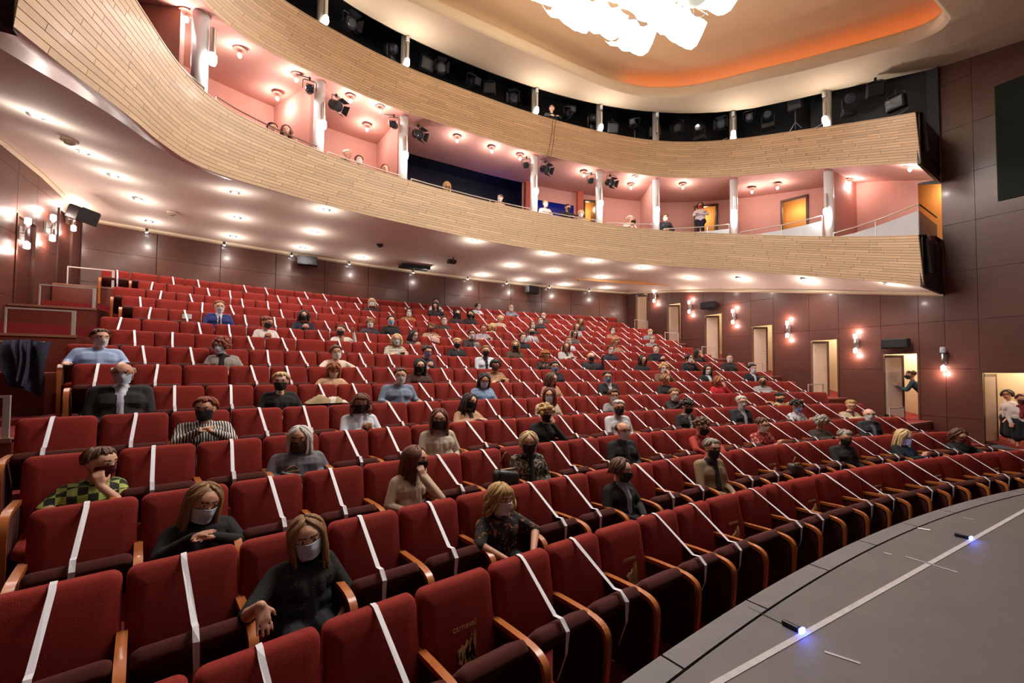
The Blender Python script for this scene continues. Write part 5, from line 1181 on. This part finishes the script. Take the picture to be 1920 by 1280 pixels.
 (13,18.61,1.02,20,'woman with light hat and beige coat in the thirteenth row',dict(top=(176,156,136),hair='bob',hc='lblond',mask='none',pose='lap')),
 (13,21.6,1.07,-5,'man with dark hair and pale mask in the thirteenth row',dict(top=(50,44,50),hair='short',hc='black',mask='white',pose='lap',male=1)),
 (13,24.8,1.12,20,'woman with brown hair at the right of the thirteenth row',dict(top=(80,60,58),hair='wavy',hc='brown',mask='none',pose='lap')),
 (14,10.37,1.03,0,'woman with long fair hair, white mask and dark top in the fourteenth row',dict(top=(60,34,36),hair='long',hc='lblond',mask='white',pose='lap',fringe=1,hl=.18)),
 (14,14.3,1.1,-10,'person with long black hair leaning over the seat in front',dict(top=(40,30,32),hair='long',hc='black',mask='none',pose='lean',tilt=26)),
 (14,22.43,1.07,0,'bald person with pale mask in the fourteenth row',dict(top=(80,56,54),hair='bald',hc='grey',mask='white',pose='lap',male=1)),
 (15,15.56,1.05,0,'woman with dark hair tied back and white top in the last row',dict(top=(210,204,206),hair='pony',hc='black',mask='surg',pose='cross')),
 (15,18.7,1.03,40,'woman with black hair and white flowered blouse in the last row',dict(top='light_floral',hair='bob',hc='black',mask='white',pose='lap')),
 (15,21.3,1.07,10,'man in grey jacket sitting in the last row right of the middle',dict(top=(110,110,124),hair='crop',hc='grey',mask='white',pose='cross',male=1)),
]
for a in AUD: PEOPLE_SEATS[(a[0], math.floor(a[1]))] = True
# ------------------------------------------------------------------ set out the seats
vis = sorted([s for s in SEATS if s['vis']], key=lambda s: s['d'])
solo = {id(s) for s in vis[:300]}
restm = {m.name: MB() for m in (BACK, TIP, FLAT, ARM, SIDE, TAPES[0])}
def rest_add(me, M):
    b = restm[me.name]; b.add([M @ v.co for v in me.vertices], [tuple(f.vertices) for f in me.polygons])
count = {}
for s in SEATS:
    i, k = s['row'], s['k']; rz = PI-s['ph']; occ = (i, k) in PEOPLE_SEATS; free = (k % 3) == FREE[i-1]; taped = not free and not occ
    if i == 8 and k == 7: taped = False
    n = k-KRANGE[i-1][0]
    if id(s) in solo:
        what = 'white tape' if taped else ('a person in it' if occ else 'no tape')
        t = thing('theatre_seat', f'red velvet seat with {what}, {ORD[n]} from the left aisle, {ORD[i-1]} row', 'seat', s['p'], rz, f'seats of the {ORD[i-1]} row')
        link('backrest', BACK, t); link('cushion', FLAT if occ else TIP, t)
        a = link('armrest', ARM, t, (PITCH_SEAT/2, 0, 0)); link('side_panel', SIDE, a)
        if s['last']: a = link('armrest', ARM, t, (-PITCH_SEAT/2, 0, 0)); link('side_panel', SIDE, a)
        if taped: link('tape', TAPES[(i*7+k*3) % 4], t)
        elif not occ and i <= 3 and free: link('emblem_word', EMB[0], t); link('emblem_figures', EMB[1], t)
        elif not occ and i == 1: pass
    elif s['vis'] or s['d'] < 6:
        M = Matrix.Translation(s['p']) @ Matrix.Rotation(rz, 4, 'Z')
        rest_add(BACK, M); rest_add(FLAT if occ else TIP, M); rest_add(ARM, M @ Matrix.Translation((PITCH_SEAT/2, 0, 0))); rest_add(SIDE, M @ Matrix.Translation((PITCH_SEAT/2, 0, 0)))
        if taped: rest_add(TAPES[0], M)
rt = bpy.data.objects.new('seat_block', None); COL.objects.link(rt); rt['kind'] = 'stuff'; rt['label'] = 'remaining red velvet seats in the rearmost rows'; rt['category'] = 'seats'
for m, nm in ((BACK, 'backrests'), (TIP, 'cushions'), (FLAT, 'lowered_cushions'), (ARM, 'armrests'), (SIDE, 'side_panels'), (TAPES[0], 'tapes')):
    if restm[m.name].v: o = obj(nm, restm[m.name], m.materials[0], rt, smooth=(m in (BACK, TIP, FLAT))); o['kind'] = 'stuff'

# ------------------------------------------------------------------ seat the people
def place(a):
    i, k, h, v, label, sp = a
    R = rowR(i); dp = PITCH_SEAT/R; kk = math.floor(k)+.5; ph = TH0[i-1]+kk*dp
    p = pol(R, ph, FLOORS[i-1]); rz = PI-ph
    dx = -(k-kk)*PITCH_SEAT*(R-.25)/R
    head = Vector((dx*.9, .25, h))
    if sp.get('pose') in ('lean', 'phone', 'clasp'): head.y = .30
    hw_ = p+Matrix.Rotation(rz, 3, 'Z') @ head; d = CAM-hw_; base = math.atan2(d.y, d.x)-PI/2-rz
    base = (base+PI) % (2*PI)-PI
    yaw = math.degrees(base)+v
    sp = dict(sp); sp.update(label=label, head=head, yaw=max(-75, min(75, yaw)), px=dx*.75)
    sp.setdefault('turn', max(-22, min(22, sp['yaw']*.35)))
    dist = d.length; lod = 0 if dist < 6.2 else (1 if dist < 11.5 else 2)
    if i > 3: sp['nolegs'] = False
    t = person(sp, p, rz, lod)
    return t, sp, p, rz, head
M_PHONE = mat('phone_black', (18, 18, 20), .25); M_SCREEN = mat('phone_screen', (60, 90, 200), .3, emit=(90, 130, 255), es=6); M_SCRN2 = mat('phone_screen_dim', (40, 44, 60), .3, emit=(120, 130, 160), es=.3)
PEARL = mat('pearls', (226, 216, 200), .3)
for a in AUD:
    t, sp, p, rz, head = place(a)
    if sp.get('phone') or sp.get('tablet'):
        big = sp.get('tablet'); w, h_ = (.20, .14) if big else (.07, .14)
        lx = Vector((head.x*.4, head.y+.335, .70 if not big else .78)); q = p+Matrix.Rotation(rz, 3, 'Z') @ lx
        ph = thing('tablet' if big else 'mobile_phone', ('black tablet held up by ' if big else 'mobile phone held by ')+sp['label'].split(',')[0].split(' with ')[0]+f' in row {ORD[a[0]-1]}', 'tablet' if big else 'phone', q, rz)
        obj('case', shifted(bevel_box(w, .008, h_, .003), (0, .0, 0), .5), M_PHONE, ph)
        lit = a[0] == 2
        obj('screen', shifted(MB().box(-w*.46, w*.46, -.0075, -.0045, -h_*.45, h_*.45), (0, 0, 0), .5), M_SCREEN if lit else M_SCRN2, ph)
        if lit: l = lamp('POINT', (0, -.06, .03), .5, (.35, .5, 1), size=.03); l.parent = ph
    if sp.get('necklace'):
        nb = Vector((head.x*.75, head.y-.045, head.z-.158)); b = MB()
        b.tube([nb+Vector((.055*math.sin(x), .10+.028*math.cos(x)-.01, -.03-.035*math.cos(x))) for x in np.linspace(-1.6, 1.6, 12)], .0045, 5); link('necklace', b.mesh('necklace', PEARL), t)
# spectators and staff in the boxes and doorways
def box_person(x, y, z, label, v, stand=False, floor=None, **sp):
    j = int(np.argmin((PD[:, 0]-x)**2+(PD[:, 1]-y)**2)); n = Vector((NOUT[j, 0], NOUT[j, 1], 0)); rz = math.atan2(n.x, -n.y)
    fl = PD[j, 2]+BOXF if floor is None else floor
    h = z-fl; head = Vector((0, .25 if not stand else 0, h))
    if not stand and h < .98: fl = z-.98; head.z = .98
    if not stand and h > 1.15: fl = z-1.1; head.z = 1.1
    base = Vector((x, y, fl)); loc = base-Matrix.Rotation(rz, 3, 'Z') @ Vector((head.x, head.y, 0))
    d = CAM-Vector((x, y, z)); yaw = math.degrees((math.atan2(d.y, d.x)-PI/2-rz+PI) % (2*PI)-PI)+v
    sp = dict(sp); sp.update(label=label, head=head, yaw=max(-70, min(70, yaw)), stand=stand, tuck=True); sp.setdefault('group', 'people in the boxes')
    return person(sp, loc, rz, 2)
box_person(-5.22,10.53,7.96,'woman with long reddish hair in the leftmost visible box',0,top=(70,52,40),hair='wavy',hc='auburn',mask='none',pose='lap')
box_person(-5.5,10.25,7.78,'companion half hidden behind the leftmost box rail',20,top=(60,52,44),hair='short',hc='dark',mask='none',pose='lap')
box_person(-3.76,11.24,8.1,'white-haired person in black leaning in the second box',60,top=(34,32,34),hair='short',hc='white',mask='none',pose='lean',short=1)
box_person(-3.45,11.36,8.07,'dark-haired person with white mask in the second box',10,top=(170,130,110),hair='short',hc='dark',mask='white',pose='lap')
box_person(-2.72,11.52,8.08,'person with short auburn hair low behind the second box rail',10,top=(120,70,60),hair='short',hc='red',mask='none',pose='lap')
box_person(-.78,11.71,8.1,'blond person bowed over the rail before the dark booth',15,top=(196,160,110),hair='wavy',hc='blond',mask='none',pose='lean',tilt=40)
box_person(1.08,11.69,8.1,'bare-shouldered person with dark hair by the booth rail',-20,top=(214,170,150),hair='bun',hc='dark',mask='white',pose='lap',short=1)
box_person(2.78,11.51,8.2,'person in pale shirt before the blue-lit booth window',20,top=(200,180,180),hair='short',hc='lbrown',mask='white',pose='lap')
box_person(3.8,11.6,8.3,'dark-haired man in black beside the orange lobby door',70,top=(28,26,28),hair='crop',hc='black',mask='black',pose='lean',male=1)
box_person(4.05,11.15,7.98,'blond person with white mask in front of the man in black',0,top=(150,120,100),hair='bob',hc='lblond',mask='white',pose='lap')
pht = box_person(5.82,10.55,7.94,'white-haired photographer in pale jacket with a camera in the box',-10,top=(220,190,180),hair='bob',hc='white',mask='none',pose='phone')
cmr = thing('photo_camera', 'black photo camera held by the white-haired photographer in the box', 'camera', (5.72, 10.27, 7.72), -.5); obj('camera_body', shifted(bevel_box(.16, .09, .11, .015), (0, 0, 0)), M_BLACK, cmr); obj('camera_lens', MB().tube([(0, -.04, 0), (0, -.15, 0)], .035, 12), M_BLACK, cmr)
box_person(6.94,9.89,7.98,'person in black with white mask seated beside the box column',-5,top=(30,30,34),hair='short',hc='brown',mask='white',pose='lap')
box_person(8.9,9.9,8.83,'standing usher in white shirt with red mask, arms crossed in the box doorway',0,True,PD[120,2]+1.43,top=(226,214,220),bottom=(34,34,50),hair='long',hc='dark',mask='red',pose='cross',hl=.12)
tech = box_person(2.98,11.45,11.62,'technician in black leaning on the lighting gallery rail',-5,True,10.2,top=(26,26,28),hair='crop',hc='dark',mask='none',pose='lean',male=1,group='staff')
# people in the right-hand doorways
def floor_person(loc, rz, h, label, yaw, lod=1, **sp):
    sp = dict(sp); sp.update(label=label, head=Vector((sp.pop('hx', 0), sp.pop('hy', 0), h)), yaw=yaw, stand=True, group='staff in the doorways'); return person(sp, loc, rz, lod)
floor_person((10.32, 4.02, 1.12), .25, 1.22, 'man in dark jacket and pale trousers leaning forward in the doorway', 10, top=(44, 60, 74), bottom=(206, 178, 140), hair='crop', hc='brown', mask='black', pose='phone', male=1, hy=.22, py=-.1)
floor_person((10.8, 2.55, .56), PI/2-.9, 1.30, 'usher in white blouse and dark skirt, turned to a colleague in the doorway', 50, top=(216, 206, 206), bottom=(30, 36, 40), hair='bob', hc='dark', mask='none', pose='hang', skirt=1)
floor_person((10.42, 2.24, .56), PI/2+.2, 1.22, 'usher in white blouse with dark red mask, nearest the stage in the doorway', 5, top=(222, 210, 210), bottom=(30, 36, 40), hair='short', hc='auburn', mask='dred', pose='hang', skirt=1, scarf=(120, 30, 36))

# ------------------------------------------------------------------ red chairs in the right boxes
for n, (j, d, tp) in enumerate(((17.7, .75, 1), (18.4, .7, 1), (19.2, .8, 1), (20.3, 1.0, 1), (21.4, .8, 1), (21.95, .8, 1), (23.8, .8, 1), (24.5, 1.0, 1), (24.85, 1.0, 1))):
    p = jpt(j, d+.35, PD[:, 2], BOXF+.12); k = int(j*6); rz = math.atan2(NOUT[k, 0], -NOUT[k, 1])
    t = thing('box_chair', f'red upholstered chair in the right-hand boxes, {ORD[n]} from the back', 'chair', p, rz, 'red chairs in the boxes')
    link('backrest', BACK, t); link('cushion', FLAT, t); link('tape', TAPES[1], t)
    for sx in (-.2, .2):
        for sy in (.05, .5): obj('leg', MB().tube([(sx, sy, 0), (sx, sy, .4)], .015, 6), M_BLK2, t)

# ------------------------------------------------------------------ loose belongings
def seat_frame(row, k):
    ph = TH0[row-1]+k*PITCH_SEAT/rowR(row); return pol(rowR(row), ph, FLOORS[row-1]), PI-ph
def blob(verts, faces): return MB().add(verts, faces)
def drape(name, label, cat, p, rz, w, h, dpt, m, folds=5, seed=1, dx=0):
    """crumpled cloth hanging from a top edge"""
    r = random.Random(seed); rows = []; n = 18; t = thing(name, label, cat, p, rz)
    def sheet(w, h, off, ph, wob, slant):
        rows = []
        for j in range(13):
            v = j/12; row = []
            for i in range(n+1):
                u = i/n-.5
                row.append((dx+u*w*(1-.28*v*v)+.02*math.sin(ph+v*4), off+.035*math.sin(u*folds*6+ph+2*v)*(.3+v)+dpt*math.sin(min(1, v*3)*PI/2)*.5, -h*v*(1-slant*u)+.015*math.cos(u*9+ph)*wob))
            rows.append(row)
        b = MB(); b.grid(rows); b.grid([[(x, y-.02, z) for x, y, z in q] for q in rows[::-1]]); return b
    obj('body', sheet(w, h, 0, 0, 1, .25), m, t, smooth=True); obj('lapel', sheet(w*.55, h*.55, .045, 1.7, 1, -.5), m, t, smooth=True); obj('sleeve', sheet(w*.32, h*.85, .06, 3.1, 1, .3), m, t, smooth=True)
    return t
drape('hanging_coat', 'dark navy coat thrown over the guard rail beside the left aisle', 'coat', (-8.22, 7.5, 2.70), PI, .44, .66, .1, cloth((58, 58, 76)), folds=2.3, seed=4)
def bag(label, row, k, w, d, h, col, hz=.46, handle=True, y=.30):
    p, rz = seat_frame(row, k); t = thing('handbag', label, 'bag', p, rz); M_ = mat('bag_%d_%d_%d' % col, col, .38, bump=.2, bscale=60)
    b = bevel_box(w, d, h, min(w, d)*.3, 4); b.v = [(x*(1+.12*(-z/h)), yy*(1+.2*(-z/h)), z+.02*math.sin(x*18)) for x, yy, z in b.v]; obj('pouch', shifted(b, (0, y, hz+h/2)), M_, t, smooth=True)
    obj('clasp', shifted(bevel_box(w*.7, d*.25, .02, .006), (0, y, hz+h+.005)), mat('bag_metal', (170, 150, 120), .3, metal=.8), t)
    if handle:
        obj('handle', MB().tube([(w*.32*math.cos(x), y+.02*math.sin(x*2), hz+h*.95+h*.62*math.sin(x)) for x in np.linspace(0, PI, 11)], .009, 6), mat('bag_strap', (112, 74, 52), .5), t)
bag('black leather handbag with brown handles standing on an empty seat', 3, 5.5, .30, .17, .33, (30, 28, 28), hz=.52, y=.50)
bag('small pale pink handbag standing upright among the middle rows', 10, 11.55, .24, .12, .15, (214, 170, 160), hz=.80, y=.30)
bag('black handbag held on the lap of the white-haired woman', 4, 3.3, .2, .1, .10, (28, 26, 28), hz=.60, y=.52)
bag('dark bag lying on a free seat near the stage on the right', 2, 10.5, .26, .14, .18, (54, 44, 36), hz=.62, y=.44)
def heap(label, row, k, col, col2, w=.5, z0=.62, y=.30):
    p, rz = seat_frame(row, k); t = thing('folded_clothes', label, 'clothes', p, rz)
    for q, c in enumerate((col, col2)):
        rows = []
        for j in range(9):
            v = j/8-.5; row = []
            for i in range(15):
                u = i/14-.5; e = max(0, 1-(abs(u)*2)**3)*max(0, 1-(abs(v)*2)**3)
                row.append((u*w*(1 if q == 0 else .8)+(-.1 if q else 0), y+v*.26, z0-.07+(.085*e**.6+.03*math.sin(u*11+q*2)*e)*(1-.3*q)+.016*math.sin(u*31+v*13+q)*e))
            rows.append(row)
        b = MB(); b.grid(rows); b.grid([[(x, yy, z0-.08) for x, yy, zz in r_] for r_ in rows[::-1]]); obj('garment', b, cloth(c), t, smooth=True)
heap('heap of folded beige and white scarves on the seat backs in the sixth row', 6, 2.5, (168, 142, 108), (214, 204, 190), z0=.80, y=.40)
p, rz = seat_frame(2, 6.6); t = thing('programme_sheet', 'crumpled white programme sheet on a free seat near the stage', 'paper', p, rz); obj('sheet', MB().grid([[(-.1+.05*i, .3+.04*j, .5+.02*math.sin(i*2+j)) for i in range(5)] for j in range(5)]), M_WHITE, t); obj('fold', MB().grid([[(-.05+.04*i, .32+.03*j, .53+.03*i*.5) for i in range(4)] for j in range(3)]), M_WHITE, t)
p, rz = seat_frame(11, .55); t = thing('programme_sheet', 'white folded programme on the left seats near the blue-suited man', 'paper', p, rz); obj('sheet', MB().box(-.08, .08, .06, .075, .80, .90), M_WHITE, t)
p, rz = seat_frame(7, 1.6); t = thing('programme_sheet', 'white sheet on the lap before the woman with short blond hair', 'paper', p, rz); t.location = pol(rowR(6)-.55, TH0[5]+1.62*PITCH_SEAT/rowR(6), FLOORS[5]+.64); obj('sheet', MB().box(-.08, .08, -.06, .06, 0, .01), M_WHITE, t)
bpy.data.scenes.remove(WORK)
